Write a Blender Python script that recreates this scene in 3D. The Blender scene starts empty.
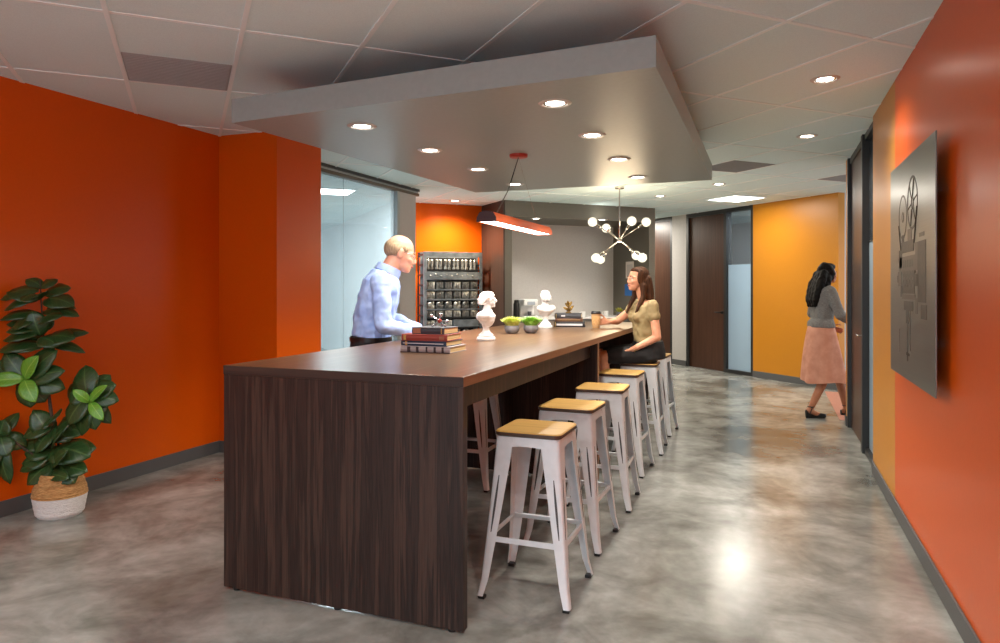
import bpy, bmesh, math, random
from mathutils import Vector, Matrix, Euler, Quaternion
R = math.radians
S2 = math.sqrt(.5)
scene = bpy.context.scene
COL = scene.collection
random.seed(7)

# ------------------------------------------------------------------ camera and survey helpers
CAMZ = 1.43
YAW = R(21)
F = 703.0            # focal length in pixels of the 1000 px wide frame
HY = 287.0           # eye level row
CA, SA = math.cos(YAW), math.sin(YAW)
def room(X, D):                       # camera right / forward -> room u, v
    return (X*CA - D*SA, X*SA + D*CA)
def at(px, py, z):                    # where the ray through a pixel meets height z
    D = F*(z-CAMZ)/(HY-py); X = (px-500)/F*D
    u, v = room(X, D); return Vector((u, v, z))
def cs(c, s):                         # the back of the building is turned 45 degrees
    return ((c-s)*S2, (c+s)*S2)

# ------------------------------------------------------------------ materials
def lin(r, g, b):
    f = lambda c: (c/255/12.92) if c/255 <= .04045 else ((c/255+.055)/1.055)**2.4
    return (f(r), f(g), f(b), 1)
def mat(name, color, rough=.5, metal=0, **kw):
    m = bpy.data.materials.new(name); m.use_nodes = True
    b = m.node_tree.nodes['Principled BSDF']
    b.inputs['Base Color'].default_value = color
    b.inputs['Roughness'].default_value = rough
    b.inputs['Metallic'].default_value = metal
    for k, v in kw.items(): b.inputs[k].default_value = v
    return m
def nodes(m):
    nt = m.node_tree; return nt, nt.nodes, nt.links, nt.nodes['Principled BSDF']
def noise_color(m, c1, c2, scale=5, detail=4, stretch=(1,1,1), bump=0, lo=.35, hi=.65, dist=0, rough=None):
    nt, N, L, b = nodes(m)
    tc = N.new('ShaderNodeTexCoord'); mp = N.new('ShaderNodeMapping')
    mp.inputs['Scale'].default_value = stretch
    n = N.new('ShaderNodeTexNoise'); n.inputs['Scale'].default_value = scale
    n.inputs['Detail'].default_value = detail; n.inputs['Distortion'].default_value = dist
    r = N.new('ShaderNodeValToRGB')
    r.color_ramp.elements[0].position = lo; r.color_ramp.elements[1].position = hi
    r.color_ramp.elements[0].color = c1; r.color_ramp.elements[1].color = c2
    L.new(tc.outputs['Object'], mp.inputs['Vector']); L.new(mp.outputs['Vector'], n.inputs['Vector'])
    L.new(n.outputs['Fac'], r.inputs['Fac']); L.new(r.outputs['Color'], b.inputs['Base Color'])
    if bump:
        bp = N.new('ShaderNodeBump'); bp.inputs['Strength'].default_value = bump; bp.inputs['Distance'].default_value = .01
        L.new(n.outputs['Fac'], bp.inputs['Height']); L.new(bp.outputs['Normal'], b.inputs['Normal'])
    return m
def emit(name, color, strength):
    m = bpy.data.materials.new(name); m.use_nodes = True
    nt = m.node_tree; nt.nodes.clear()
    e = nt.nodes.new('ShaderNodeEmission'); o = nt.nodes.new('ShaderNodeOutputMaterial')
    e.inputs['Color'].default_value = color; e.inputs['Strength'].default_value = strength
    nt.links.new(e.outputs[0], o.inputs[0]); return m

ORANGE = noise_color(mat('orange_paint', lin(214,87,6), .32, 0, **{'Specular IOR Level': .18}), lin(213,86,6), lin(215,88,7), 60, 2)
YELLOW = noise_color(mat('yellow_paint', lin(200,130,28), .38, 0, **{'Specular IOR Level': .4}), lin(199,129,27), lin(201,131,29), 60, 2)
GREYP  = noise_color(mat('grey_paint', lin(98,94,84), .45), lin(96,92,82), lin(100,96,86), 60, 2)
MAUVE  = noise_color(mat('warm_grey_paint', lin(178,172,170), .5), lin(176,170,168), lin(180,174,172), 60, 2)
PALE   = noise_color(mat('pale_grey_paint', lin(190,186,182), .6), lin(188,184,180), lin(193,189,185), 40, 2)
WHITEP = noise_color(mat('white_paint', lin(222,224,224), .6), lin(220,222,222), lin(225,227,227), 40, 2)
CLOUDM = noise_color(mat('cloud_paint', lin(150,163,162), .34), lin(148,161,160), lin(152,165,164), 30, 2)
TILE   = noise_color(mat('ceiling_tile', lin(205,203,201), .85), lin(212,235,239), lin(224,246,249), 240, 3, bump=.15, lo=.3, hi=.6)  # cool tint in the tile colour offsets orange light bounced off the walls
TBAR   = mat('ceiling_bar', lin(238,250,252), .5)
VENT   = noise_color(mat('vent_grey', lin(156,158,158), .6), lin(148,150,150), lin(162,164,164), 300, 2)
RUBBER_BASE = mat('baseboard_rubber', lin(84,84,84), .5)
CHARCOAL = mat('charcoal_frame', lin(38,38,38), .4)
BRONZE = mat('bronze_track', lin(96,84,70), .4, .3)
ALU    = mat('aluminium', lin(168,172,174), .35, .6)
BLACKP = mat('black_plastic', lin(18,18,19), .4)
WHITEM = noise_color(mat('white_enamel', lin(212,219,223), .34), lin(208,215,219), lin(215,222,226), 20, 2)
SLOT   = mat('slot_shadow', lin(70,70,72), .6)
STEEL  = mat('brushed_nickel', lin(185,180,172), .25, 1)
SHADEM = mat('trim_ring', lin(205,203,200), .35, .2)
CONE   = mat('reflector_cone', lin(200,196,190), .15, .9)
LENS   = emit('lamp_lens', (1,.93,.80,1), 9)
PANEL  = emit('light_panel', (.97,.98,1,1), 7)
PANELW = emit('light_panel_warm', (1,.95,.86,1), 3.2)
BULBM  = emit('bulb_glow', (1,.86,.62,1), 14)
TUBE   = emit('pendant_diffuser', (1,.96,.90,1), 5)
PENDM  = mat('orange_metal', lin(228,96,22), .4, 0)
PENDD  = mat('dark_red_metal', lin(58,32,36), .4, .2)
REDM   = mat('red_metal', lin(170,52,36), .4)

def wood(name, ramp, along, scale, rough=.35, fine=1.0):
    m = mat(name, ramp[0][1], rough, 0, **{'Specular IOR Level': .28}); nt, N, L, b = nodes(m)
    tc = N.new('ShaderNodeTexCoord'); mp = N.new('ShaderNodeMapping')
    s = [scale]*3; s[along] = scale*.03; mp.inputs['Scale'].default_value = s
    n = N.new('ShaderNodeTexNoise'); n.inputs['Scale'].default_value = 1; n.inputs['Detail'].default_value = 5
    n.inputs['Roughness'].default_value = .65; n.inputs['Distortion'].default_value = .25
    r = N.new('ShaderNodeValToRGB'); r.color_ramp.elements[0].position = ramp[0][0]; r.color_ramp.elements[0].color = ramp[0][1]
    r.color_ramp.elements[1].position = ramp[-1][0]; r.color_ramp.elements[1].color = ramp[-1][1]
    for p, c in ramp[1:-1]:
        e = r.color_ramp.elements.new(p); e.color = c
    L.new(tc.outputs['Object'], mp.inputs['Vector']); L.new(mp.outputs['Vector'], n.inputs['Vector'])
    L.new(n.outputs['Fac'], r.inputs['Fac']); L.new(r.outputs['Color'], b.inputs['Base Color'])
    return m
WR = [(.30, lin(27,21,19)), (.42, lin(48,37,33)), (.50, lin(32,25,23)), (.58, lin(63,48,41)), (.70, lin(36,28,26))]  # panels are the same walnut as the top; their shade is in this ramp
WALN_Z = wood('walnut_vertical_shaded', WR, 2, 27, .38)
WR2 = [(.30, lin(74,52,34)), (.45, lin(97,71,49)), (.54, lin(83,60,41)), (.62, lin(110,83,58)), (.74, lin(87,64,45))]  # lighter ramp: the light falling on the tabletop is put into its colour
WALN_Y = wood('walnut_lengthwise_lit', WR2, 1, 22, .3)
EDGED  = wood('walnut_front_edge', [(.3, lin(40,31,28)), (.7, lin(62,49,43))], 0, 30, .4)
EDGE   = wood('walnut_edge', [(.3, lin(122,86,58)), (.7, lin(146,106,74))], 1, 30, .4)
DOORW  = wood('door_wood', [(.3, lin(62,40,30)), (.7, lin(84,56,42))], 2, 30, .35)
BROWNW = wood('brown_panel', [(.3, lin(54,40,33)), (.7, lin(68,50,42))], 2, 20, .4)
SEATW  = wood('seat_wood', [(.3, lin(168,130,68)), (.5, lin(186,147,82)), (.7, lin(176,137,74))], 0, 40, .38)
SEATE  = mat('seat_edge', lin(72,54,42), .5)

def concrete():
    m = mat('polished_concrete', lin(150,146,140), .2); nt, N, L, b = nodes(m)
    tc = N.new('ShaderNodeTexCoord')
    def nz(s, d, dist=0):
        n = N.new('ShaderNodeTexNoise'); n.inputs['Scale'].default_value = s; n.inputs['Detail'].default_value = d
        n.inputs['Distortion'].default_value = dist; n.inputs['Roughness'].default_value = .62
        L.new(tc.outputs['Object'], n.inputs['Vector']); return n
    def ramp(n, lo, hi, c0, c1):
        r = N.new('ShaderNodeValToRGB'); r.color_ramp.interpolation = 'EASE'
        r.color_ramp.elements[0].position = lo; r.color_ramp.elements[1].position = hi
        r.color_ramp.elements[0].color = c0; r.color_ramp.elements[1].color = c1
        L.new(n.outputs['Fac'], r.inputs['Fac']); return r
    def mul(a, b_, f):
        mx = N.new('ShaderNodeMix'); mx.data_type = 'RGBA'; mx.blend_type = 'MULTIPLY'; mx.inputs[0].default_value = f
        L.new(a, mx.inputs[6]); L.new(b_, mx.inputs[7]); return mx.outputs[2]
    big, mid, fine = nz(.8, 5, .5), nz(2.6, 9, .7), nz(11, 8)
    r1 = ramp(big, .28, .66, lin(108,106,98), lin(184,186,181))
    r2 = ramp(mid, .22, .78, lin(170,169,166), lin(255,255,254))
    r3 = ramp(fine, .2, .8, lin(222,222,221), lin(255,255,255))
    c = mul(mul(r1.outputs[0], r2.outputs[0], .9), r3.outputs[0], .8)
    L.new(c, b.inputs['Base Color'])
    mr = N.new('ShaderNodeMapRange'); mr.inputs['From Min'].default_value = .3; mr.inputs['From Max'].default_value = .7
    mr.inputs['To Min'].default_value = .17; mr.inputs['To Max'].default_value = .25
    L.new(mid.outputs['Fac'], mr.inputs['Value']); L.new(mr.outputs[0], b.inputs['Roughness'])
    return m
CONCRETE = concrete()
CARPET = noise_color(mat('rose_carpet', lin(176,120,100), .95), lin(160,106,88), lin(190,132,110), 300, 2)

def glass(name, haze, tint=(1,1,1,1), gloss=.1):
    m = bpy.data.materials.new(name); m.use_nodes = True
    nt = m.node_tree; N = nt.nodes; L = nt.links; N.clear()
    out = N.new('ShaderNodeOutputMaterial'); tr = N.new('ShaderNodeBsdfTransparent'); tr.inputs[0].default_value = tint
    di = N.new('ShaderNodeBsdfDiffuse'); di.inputs[0].default_value = tint
    tl = N.new('ShaderNodeBsdfTranslucent'); tl.inputs[0].default_value = tint
    gl = N.new('ShaderNodeBsdfGlossy'); gl.inputs['Roughness'].default_value = .03
    m0 = N.new('ShaderNodeMixShader'); m0.inputs[0].default_value = .6
    L.new(di.outputs[0], m0.inputs[1]); L.new(tl.outputs[0], m0.inputs[2])
    m1 = N.new('ShaderNodeMixShader'); m1.inputs[0].default_value = haze
    L.new(tr.outputs[0], m1.inputs[1]); L.new(m0.outputs[0], m1.inputs[2])
    m2 = N.new('ShaderNodeMixShader'); m2.inputs[0].default_value = gloss
    L.new(m1.outputs[0], m2.inputs[1]); L.new(gl.outputs[0], m2.inputs[2])
    L.new(m2.outputs[0], out.inputs[0]); return m
def globe():
    m = bpy.data.materials.new('globe_glass'); m.use_nodes = True
    nt = m.node_tree; N = nt.nodes; L = nt.links; N.clear()
    out = N.new('ShaderNodeOutputMaterial'); tr = N.new('ShaderNodeBsdfTransparent'); e = N.new('ShaderNodeEmission')
    e.inputs[0].default_value = (1,.88,.66,1); e.inputs[1].default_value = .8
    gl = N.new('ShaderNodeBsdfGlossy'); gl.inputs['Roughness'].default_value = .05
    a = N.new('ShaderNodeMixShader'); a.inputs[0].default_value = .38; L.new(tr.outputs[0], a.inputs[1]); L.new(e.outputs[0], a.inputs[2])
    b = N.new('ShaderNodeMixShader'); b.inputs[0].default_value = .12; L.new(a.outputs[0], b.inputs[1]); L.new(gl.outputs[0], b.inputs[2])
    L.new(b.outputs[0], out.inputs[0]); return m
GLOBE = globe()
GLASS  = glass('partition_glass', .22, lin(226,234,236), .07)
CLEARG = glass('clear_glass', .06, lin(228,234,238), .08)
FILM   = glass('frosted_film', .8, lin(206,222,232), .04)

# ------------------------------------------------------------------ mesh building
class MB:
    def __init__(s): s.v = []; s.f = []; s.m = []; s.uv = {}
    def add(s, vs, fs, mi=0):
        o = len(s.v); s.v += [tuple(v) for v in vs]
        for f in fs: s.f.append([i+o for i in f]); s.m.append(mi)
        return s
    def from_bm(s, bm, M=None, mi=0):
        bm.verts.index_update()
        vs = [(M @ v.co if M else v.co) for v in bm.verts]
        s.add(vs, [[v.index for v in f.verts] for f in bm.faces], mi); bm.free(); return s
    def box(s, x0, x1, y0, y1, z0, z1, M=None, bev=0, mi=0, seg=2):
        bm = bmesh.new(); bmesh.ops.create_cube(bm, size=1)
        for v in bm.verts:
            v.co = Vector(((x0+x1)/2+v.co.x*(x1-x0), (y0+y1)/2+v.co.y*(y1-y0), (z0+z1)/2+v.co.z*(z1-z0)))
        if bev: bmesh.ops.bevel(bm, geom=bm.edges[:], offset=bev, segments=seg, affect='EDGES', profile=.5)
        return s.from_bm(bm, M, mi)
    def lathe(s, prof, n=24, M=None, mi=0, cap=True):
        vs, fs = [], []
        for r, z in prof:
            for i in range(n):
                a = 2*math.pi*i/n; vs.append(Vector((r*math.cos(a), r*math.sin(a), z)))
        for k in range(len(prof)-1):
            for i in range(n):
                j = (i+1) % n; fs.append([k*n+i, k*n+j, (k+1)*n+j, (k+1)*n+i])
        if cap:
            if prof[0][0] > 1e-5: fs.append(list(range(n))[::-1])
            if prof[-1][0] > 1e-5: fs.append([(len(prof)-1)*n+i for i in range(n)])
        if M: vs = [M @ v for v in vs]
        return s.add(vs, fs, mi)
    def rings(s, rings, mi=0, cap=True, close=True):
        n = len(rings[0]); vs = [p for r in rings for p in r]; fs = []
        for k in range(len(rings)-1):
            for i in range(n if close else n-1):
                j = (i+1) % n; fs.append([k*n+i, k*n+j, (k+1)*n+j, (k+1)*n+i])
        if cap: fs.append(list(range(n))[::-1]); fs.append([(len(rings)-1)*n+i for i in range(n)])
        return s.add(vs, fs, mi)
    def tube(s, pts, rad, n=10, mi=0, flat=1.0):
        pts = [Vector(p) for p in pts]; rs = rad if isinstance(rad, (list, tuple)) else [rad]*len(pts)
        out = []; up = None
        for k, p in enumerate(pts):
            d = (pts[min(k+1, len(pts)-1)]-pts[max(k-1, 0)]).normalized()
            if up is None:
                up = Vector((0,0,1)) if abs(d.z) < .9 else Vector((1,0,0))
            x = d.cross(up).normalized(); y = x.cross(d).normalized(); up = y
            out.append([p+(x*math.cos(2*math.pi*i/n)+y*math.sin(2*math.pi*i/n)*flat)*rs[k] for i in range(n)])
        return s.rings(out, mi)
    def ball(s, c, r, M=None, mi=0, n=14, sub=None):
        if not isinstance(r, (tuple, list)): r = (r, r, r)
        bm = bmesh.new(); bmesh.ops.create_uvsphere(bm, u_segments=n, v_segments=max(6, n*2//3), radius=1)
        T = Matrix.Translation(c) @ (M.to_4x4() if M else Matrix.Identity(4)) @ Matrix.Diagonal((*r, 1))
        return s.from_bm(bm, T, mi)
    def bone(s, a, b, ra, rb, n=12, mi=0, sq=1.0):       # tapered capsule
        a, b = Vector(a), Vector(b); d = (b-a); L = d.length; d.normalize()
        up = Vector((0,0,1)) if abs(d.z) < .9 else Vector((1,0,0))
        x = d.cross(up).normalized(); y = d.cross(x)
        prof = [(-ra*math.cos(t), ra*math.sin(t)) for t in (.15, .5, .9, 1.25)]
        prof += [(L*t, ra+(rb-ra)*t) for t in (0, .25, .5, .75, 1)]
        prof += [(L+rb*math.cos(t), rb*math.sin(t)) for t in (1.25, .9, .5, .15)]
        return s.rings([[a+d*p+(x*math.cos(2*math.pi*i/n)+y*sq*math.sin(2*math.pi*i/n))*r for i in range(n)] for p, r in prof], mi)
    def prism(s, poly, h0, h1, M=None, mi=0):              # polygon in xy extruded in z
        n = len(poly); vs = [Vector((x, y, h0)) for x, y in poly]+[Vector((x, y, h1)) for x, y in poly]
        fs = [list(range(n))[::-1], list(range(n, 2*n))]+[[i, (i+1)%n, n+(i+1)%n, n+i] for i in range(n)]
        if M: vs = [M @ v for v in vs]
        return s.add(vs, fs, mi)
    def build(s, name, mats, parent=None, smooth=False, angle=35):
        me = bpy.data.meshes.new(name); me.from_pydata(s.v, [], s.f)
        if not isinstance(mats, (list, tuple)): mats = [mats]
        for m in mats: me.materials.append(m)
        if len(mats) > 1: me.polygons.foreach_set('material_index', s.m)
        bm = bmesh.new(); bm.from_mesh(me); bmesh.ops.recalc_face_normals(bm, faces=bm.faces[:]); bm.to_mesh(me); bm.free()
        if smooth:
            me.polygons.foreach_set('use_smooth', [True]*len(me.polygons))
            try: me.set_sharp_from_angle(angle=R(angle))
            except Exception: pass
        me.update()
        o = bpy.data.objects.new(name, me); COL.objects.link(o)
        if parent: o.parent = parent
        return o

def tag(o, label=None, cat=None, group=None, kind=None):
    if label: o['label'] = label
    if cat: o['category'] = cat
    if group: o['group'] = group
    if kind: o['kind'] = kind
    return o
def thing(name, loc, rz=0, label=None, cat=None, group=None):
    o = bpy.data.objects.new(name, None); COL.objects.link(o)
    o.location = loc; o.rotation_euler = (0, 0, rz); o.empty_display_size = .1
    return tag(o, label, cat, group)
def struct(o, label=None, cat=None): return tag(o, label, cat, kind='structure')
def copy_tree(o, parent=None):
    c = o.copy(); COL.objects.link(c)
    if parent: c.parent = parent
    for ch in list(o.children): copy_tree(ch, c)
    return c
def rounded_rect(hx, hy, r, n=5):
    P = []
    for (cx, cy, a0) in ((hx-r, hy-r, 0), (-hx+r, hy-r, 90), (-hx+r, -hy+r, 180), (hx-r, -hy+r, 270)):
        for i in range(n+1):
            a = R(a0+90*i/n); P.append((cx+r*math.cos(a), cy+r*math.sin(a)))
    return P
Z45 = Matrix.Rotation(R(45), 4, 'Z')      # local x = c, local y = s
CEIL = 2.74

# ------------------------------------------------------------------ the shell
fl = MB().box(-13, 8, -5, 20, -.1, 0).build('floor', CONCRETE); struct(fl, 'mottled grey polished concrete floor', 'floor')
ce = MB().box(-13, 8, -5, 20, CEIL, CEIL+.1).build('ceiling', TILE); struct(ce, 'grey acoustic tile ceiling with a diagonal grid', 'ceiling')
g = MB()
for k in range(-16, 20):
    c = .868+.61*k; g.box(c-.012, c+.012, -8, 17, CEIL-.005, CEIL+.004, Z45)
for k in range(-8, 12):
    s = 2.59+1.22*k; g.box(-8, 13, s-.012, s+.012, CEIL-.0045, CEIL+.004, Z45)
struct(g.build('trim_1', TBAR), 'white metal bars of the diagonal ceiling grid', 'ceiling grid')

UL, UR = -4.46, .74
BASE_H = .10
def baseboard(name, M, x0, x1, y0, y1):
    return struct(MB().box(x0, x1, y0, y1, 0, BASE_H, M, bev=.003).build(name, RUBBER_BASE), None, None)
struct(MB().box(UL-.12, UL, -4.5, 4.82, 0, CEIL).build('wall_left', ORANGE), 'long orange wall behind the potted fig', 'wall')
baseboard('baseboard_left', None, UL, UL+.012, -4.5, 4.82)
PU, PV0, PV1 = -3.85, 4.82, 5.44
struct(MB().box(UL-.12, PU, PV0, PV1, 0, CEIL).build('wall_pillar', ORANGE), 'square orange pillar at the end of the left wall', 'pillar')
b = MB().box(UL+.012, PU+.012, PV0-.012, PV0, 0, BASE_H, bev=.003).box(PU, PU+.012, PV0, PV1, 0, BASE_H, bev=.003)
struct(b.build('baseboard_pillar', RUBBER_BASE))
# right wall: orange, then a yellow stretch up to the door frame, and a yellow stub past the door
V_OY, V_FR, V_FE, V_END = 5.05, 6.07, 8.02, 8.13
w = MB().box(UR, UR+.12, -4.5, V_OY, 0, CEIL, mi=0).box(UR, UR+.12, V_OY, V_FR, 0, CEIL, mi=1).box(UR, UR+.12, V_FE, V_END, 0, CEIL, mi=1)
struct(w.build('wall_right', [ORANGE, YELLOW]), 'orange and yellow wall with the metal picture', 'wall')
b = MB().box(UR-.012, UR, -4.5, V_FR, 0, BASE_H, bev=.003).box(UR-.012, UR, V_FE, V_END, 0, BASE_H, bev=.003)
struct(b.build('baseboard_right', RUBBER_BASE))
# door and sidelight set back in the right wall
d1 = thing('door_1', (UR, 7.35, 0), 0, 'dark brown door set back in the right wall', 'door'); d1['kind'] = 'structure'
m = MB().box(.035, .08, -.5, .6, .005, CEIL-.06); o = m.build('door_panel', DOORW, d1)
m = MB().box(0, .12, -.60, -.50, 0, CEIL).box(0, .12, .60, .67, 0, CEIL).box(.02, .11, -.5, .6, CEIL-.06, CEIL); m.build('door_frame', CHARCOAL, d1)
m = MB().tube([(.035,-.40,1.0),(-.01,-.40,1.0),(-.012,-.39,1.0),(-.012,-.28,1.0)], .008); m.build('door_handle', STEEL, d1, True)
w1 = thing('window_1', (UR, 6.41, 0), 0, 'narrow frosted sidelight beside the right wall door', 'window'); w1['kind'] = 'structure'
MB().box(.055, .065, -.34, .34, .05, 1.82).build('frosted_pane', FILM, w1)
MB().box(.055, .065, -.34, .34, 1.82, CEIL-.05).build('clear_pane', CLEARG, w1)
MB().box(.02, .11, -.34, .34, 0, .05).box(.02, .11, -.34, .34, CEIL-.05, CEIL).box(.05,.07,-.34,.34,1.815,1.825).build('window_frame', CHARCOAL, w1)
struct(MB().box(2.6, 2.7, -4, 8.0, 0, CEIL).build('wall_office', GREYP))

# back block (turned 45 degrees): grey wall with a coffee niche
SF, SB, SO = 9.64, 10.71, 10.50
C0, C1, C2, C3 = 4.374, 4.49, 6.997, 7.117
NZ = 2.50
w = MB()
w.box(C0, C1, SF, SB+.1, 0, CEIL, Z45).box(C2, C3, SF, SB+.1, 0, CEIL, Z45).box(C1, C2, SF, SF+.10, NZ, CEIL, Z45)
struct(w.build('wall_back', GREYP), 'dark grey wall framing the coffee niche', 'wall')
struct(MB().box(C1, C2, SF+.10, SB, NZ, NZ+.1, Z45).build('ceiling_niche', GREYP), 'low grey ceiling of the coffee niche', 'ceiling')
struct(MB().box(C1, C2, SB, SB+.1, 0, CEIL, Z45).build('wall_niche', PALE), 'pale grey back wall of the coffee niche', 'wall')
struct(MB().box(C0-.025, C0, SF, SO, 0, CEIL, Z45, bev=.002).build('trim_2', BROWNW), 'brown panel on the side of the grey wall', 'panel')
struct(MB().box(2.9, C0-.025, SO, SO+.1, 0, CEIL, Z45).build('wall_rear', ORANGE), 'orange wall behind the equipment rack', 'wall')
struct(MB().box(2.9, 3.0, SO+.1, 19, 0, CEIL, Z45).build('wall_meeting', WHITEP), 'white wall inside the glass fronted room', 'wall')
struct(MB().box(-9, 3.0, 19, 19.1, 0, CEIL, Z45).build('wall_meeting_end', WHITEP))
struct(MB().box(-12.9, UL-.12, PV1-.12, PV1, 0, CEIL).build('wall_meeting_side', WHITEP))
# corridor plane: doors, sidelight, yellow wall
CP = 8.233
w = MB().box(CP, CP+.12, 6.98, 8.587, 0, CEIL, Z45)
struct(w.build('wall_corridor', YELLOW), 'bright yellow wall at the end of the corridor', 'wall')
struct(MB().box(CP-.012, CP, 6.98, 8.587, 0, BASE_H, Z45, bev=.003).build('baseboard_corridor', RUBBER_BASE))
struct(MB().box(CP+.12, 12.5, 6.98, 7.10, 0, CEIL, Z45).build('wall_lobby', PALE), 'pale grey wall past the yellow wall', 'wall')
struct(MB().box(CP+.12, 12.5, 6.968, 6.98, 0, BASE_H, Z45, bev=.003).build('baseboard_lobby', RUBBER_BASE))
struct(MB().box(CP, CP+.12, 10.23, 10.63, 0, CEIL, Z45).build('wall_strip', PALE), 'narrow pale wall between the two far doors', 'wall')
struct(MB().box(CP-.012, CP, 10.23, 10.63, 0, BASE_H, Z45, bev=.003).build('baseboard_strip', RUBBER_BASE))
struct(MB().box(CP, CP+.12, 11.65, 15, 0, CEIL, Z45).build('wall_hall', PALE))
struct(MB().box(C3-.1, CP, 15, 15.1, 0, CEIL, Z45).build('wall_hall_end', PALE))
struct(MB().box(C3-.1, C3, SB+.1, 15, 0, CEIL, Z45).build('wall_hall_side', GREYP))
def cdoor(name, s0, s1, label, handle_at):
    x, y = cs(CP, (s0+s1)/2); h = (s1-s0)/2
    d = thing(name, (x, y, 0), R(45), label, 'door'); d['kind'] = 'structure'
    MB().box(.035, .08, -h+.06, h-.06, .006, CEIL-.07).build('door_panel', DOORW, d)
    MB().box(0, .12, -h, -h+.06, 0, CEIL).box(0, .12, h-.06, h, 0, CEIL).box(0, .12, -h+.06, h-.06, CEIL-.07, CEIL).build('door_frame', CHARCOAL, d)
    e = handle_at*(h-.13)
    MB().lathe([(.026,0),(.026,.012),(.02,.014)], 16, Matrix.Translation((.035,e,1.0)) @ Matrix.Rotation(R(-90),4,'Y')).tube(
        [(.03,e,1.0),(-.02,e,1.0),(-.026,e-handle_at*.01,1.0),(-.026,e-handle_at*.12,1.0)], .010).build('door_handle', BLACKP, d, True)
    return d
cdoor('door_2', 9.20, 10.23, 'dark brown door next to the tall frosted sidelight', -1)
cdoor('door_3', 10.63, 11.65, 'farthest dark brown door, just right of the grey wall', 1)
x, y = cs(CP, 8.8935); hw = .3065
w2 = thing('window_2', (x, y, 0), R(45), 'tall sidelight with frosted film left of the yellow wall', 'window'); w2['kind'] = 'structure'
MB().box(.05, .062, -hw+.05, hw, .06, 1.80).build('frosted_pane', FILM, w2)
MB().box(.05, .062, -hw+.05, hw, 1.80, CEIL-.06).build('clear_pane', CLEARG, w2)
MB().box(0, .12, -hw, -hw+.05, 0, CEIL).box(0, .12, -hw+.05, hw, 0, .06).box(0, .12, -hw+.05, hw, CEIL-.06, CEIL).build('window_frame', CHARCOAL, w2)
struct(MB().box(CP+2.2, CP+2.3, 7.1, 11.6, 0, CEIL, Z45).build('wall_study', WHITEP))
struct(MB().box(CP+.12, CP+2.2, 11.5, 11.6, 0, CEIL, Z45).build('wall_study_side', WHITEP))
# carpet of the area to the right
u0 = .70
struct(MB().box(u0, 5.5, 8.35, 10.55, 0, .006, bev=.002).build('floor_carpet', CARPET), 'rose carpet beyond the right wall', 'carpet')

# glass front of the meeting room
GV0, GV1 = PV1, 8.37
gw = thing('window_3', (UL, 0, 0), 0, 'tall pale glass partition beside the orange pillar', 'glass partition'); gw['kind'] = 'structure'
def pane(v0, v1):
    MB().box(-.006, .006, v0, v1, .06, CEIL-.09).build('glass_pane', GLASS, gw)
pane(GV0, 6.72); pane(6.72+.004, 7.86)
MB().box(-.03, .03, GV0, GV1, 0, .06).build('bottom_rail', ALU, gw)
MB().box(-.05, .05, GV0, GV1+.08, CEIL-.09, CEIL-.055, mi=0).box(-.035, .035, GV0, GV1+.08, CEIL-.055, CEIL-.03, mi=1).box(-.06, .06, GV0, GV1+.08, CEIL-.03, CEIL, mi=2).build('top_track', [BRONZE, ALU, CHARCOAL], gw)
MB().box(-.05, .05, 7.86, 7.92, .06, CEIL-.09).build('glass_jamb', ALU, gw)
MB().box(-.04, .04, 7.92, GV1, 0, CEIL-.09).build('end_panel', MAUVE, gw)

# suspended ceiling cloud
ZS, ZT = 2.40, 2.54
cl_pts = [(-2.97,3.31), (-.4685,3.14), (-.489,6.64), (-2.82,6.65)]
cl = thing('ceiling_cloud', (-1.72, 4.9, ZS), 0, 'large grey ceiling panel hanging over the long table', 'ceiling panel'); cl['kind'] = 'structure'
poly = [(x+1.72, y-4.9) for x, y in cl_pts]
MB().prism(poly, 0, ZT-ZS).build('panel', CLOUDM, cl)
for x, y in ((-.8,-.2),(.8,-.2),(.8,1.3),(-.8,1.3)):
    MB().tube([(x,y,ZT-ZS-.005),(x,y,CEIL-ZS+.002)], .006, 8).build('hanger_rod', STEEL, cl)

# ------------------------------------------------------------------ lamps
def spot(name, loc, power, size=120, blend=.6, color=(1,.93,.83), radius=.06):
    l = bpy.data.lights.new(name, 'SPOT'); l.energy = power; l.spot_size = R(size); l.spot_blend = blend
    l.color = color; l.shadow_soft_size = radius
    o = bpy.data.objects.new(name, l); COL.objects.link(o); o.location = loc; return o
def downlight_parts(root):
    MB().lathe([(.062,-.001),(.066,-.008),(.078,-.008),(.088,-.0015),(.088,0)], 28, cap=False).build('trim_ring', SHADEM, root, True)
    MB().lathe([(.063,-.001),(.061,-.004),(.050,-.0025)], 28, cap=False).build('reflector', CONE, root, True)
    MB().lathe([(.050,-.0025),(.03,-.005),(.0,-.0055)], 28, cap=False).build('lens', LENS, root, True)
DL = None
CLOUD_SPOT, CEIL_SPOT = 24, 24
def downlight(px_, py_, z, label, group, power, color=(1,.93,.83)):
    global DL
    p = at(px_, py_, z)
    if DL is None:
        DL = thing('downlight', p); downlight_parts(DL); o = DL
    else:
        o = copy_tree(DL); o.location = p
    tag(o, label, 'downlight', group)
    s = spot('downlight_lamp', p-Vector((0,0,.02)), power, 150 if z > 2.6 else 120, 1 if z > 2.6 else .6, color=color)
    return o
GC = 'downlights in the hanging grey ceiling panel'
for q in [(555,103,'nearest and largest downlight in the right row of the grey ceiling panel'),
          (592,135,'second downlight from the front in right row of the grey ceiling panel'),
          (619,159,'third downlight from the front in right row of the grey ceiling panel'),
          (638,177,'farthest downlight in the right row of the grey ceiling panel'),
          (362,126,'nearest downlight in the left row of the grey ceiling panel'),
          (430,150,'second downlight from the front in left row of the grey ceiling panel'),
          (478,169,'third downlight from the front in left row of the grey ceiling panel'),
          (515,184,'farthest downlight in the left row, just behind the pendant canopy')]:
    downlight(q[0], q[1], ZS, q[2], GC, CLOUD_SPOT)
GT = 'downlights in the tile ceiling'
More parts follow.
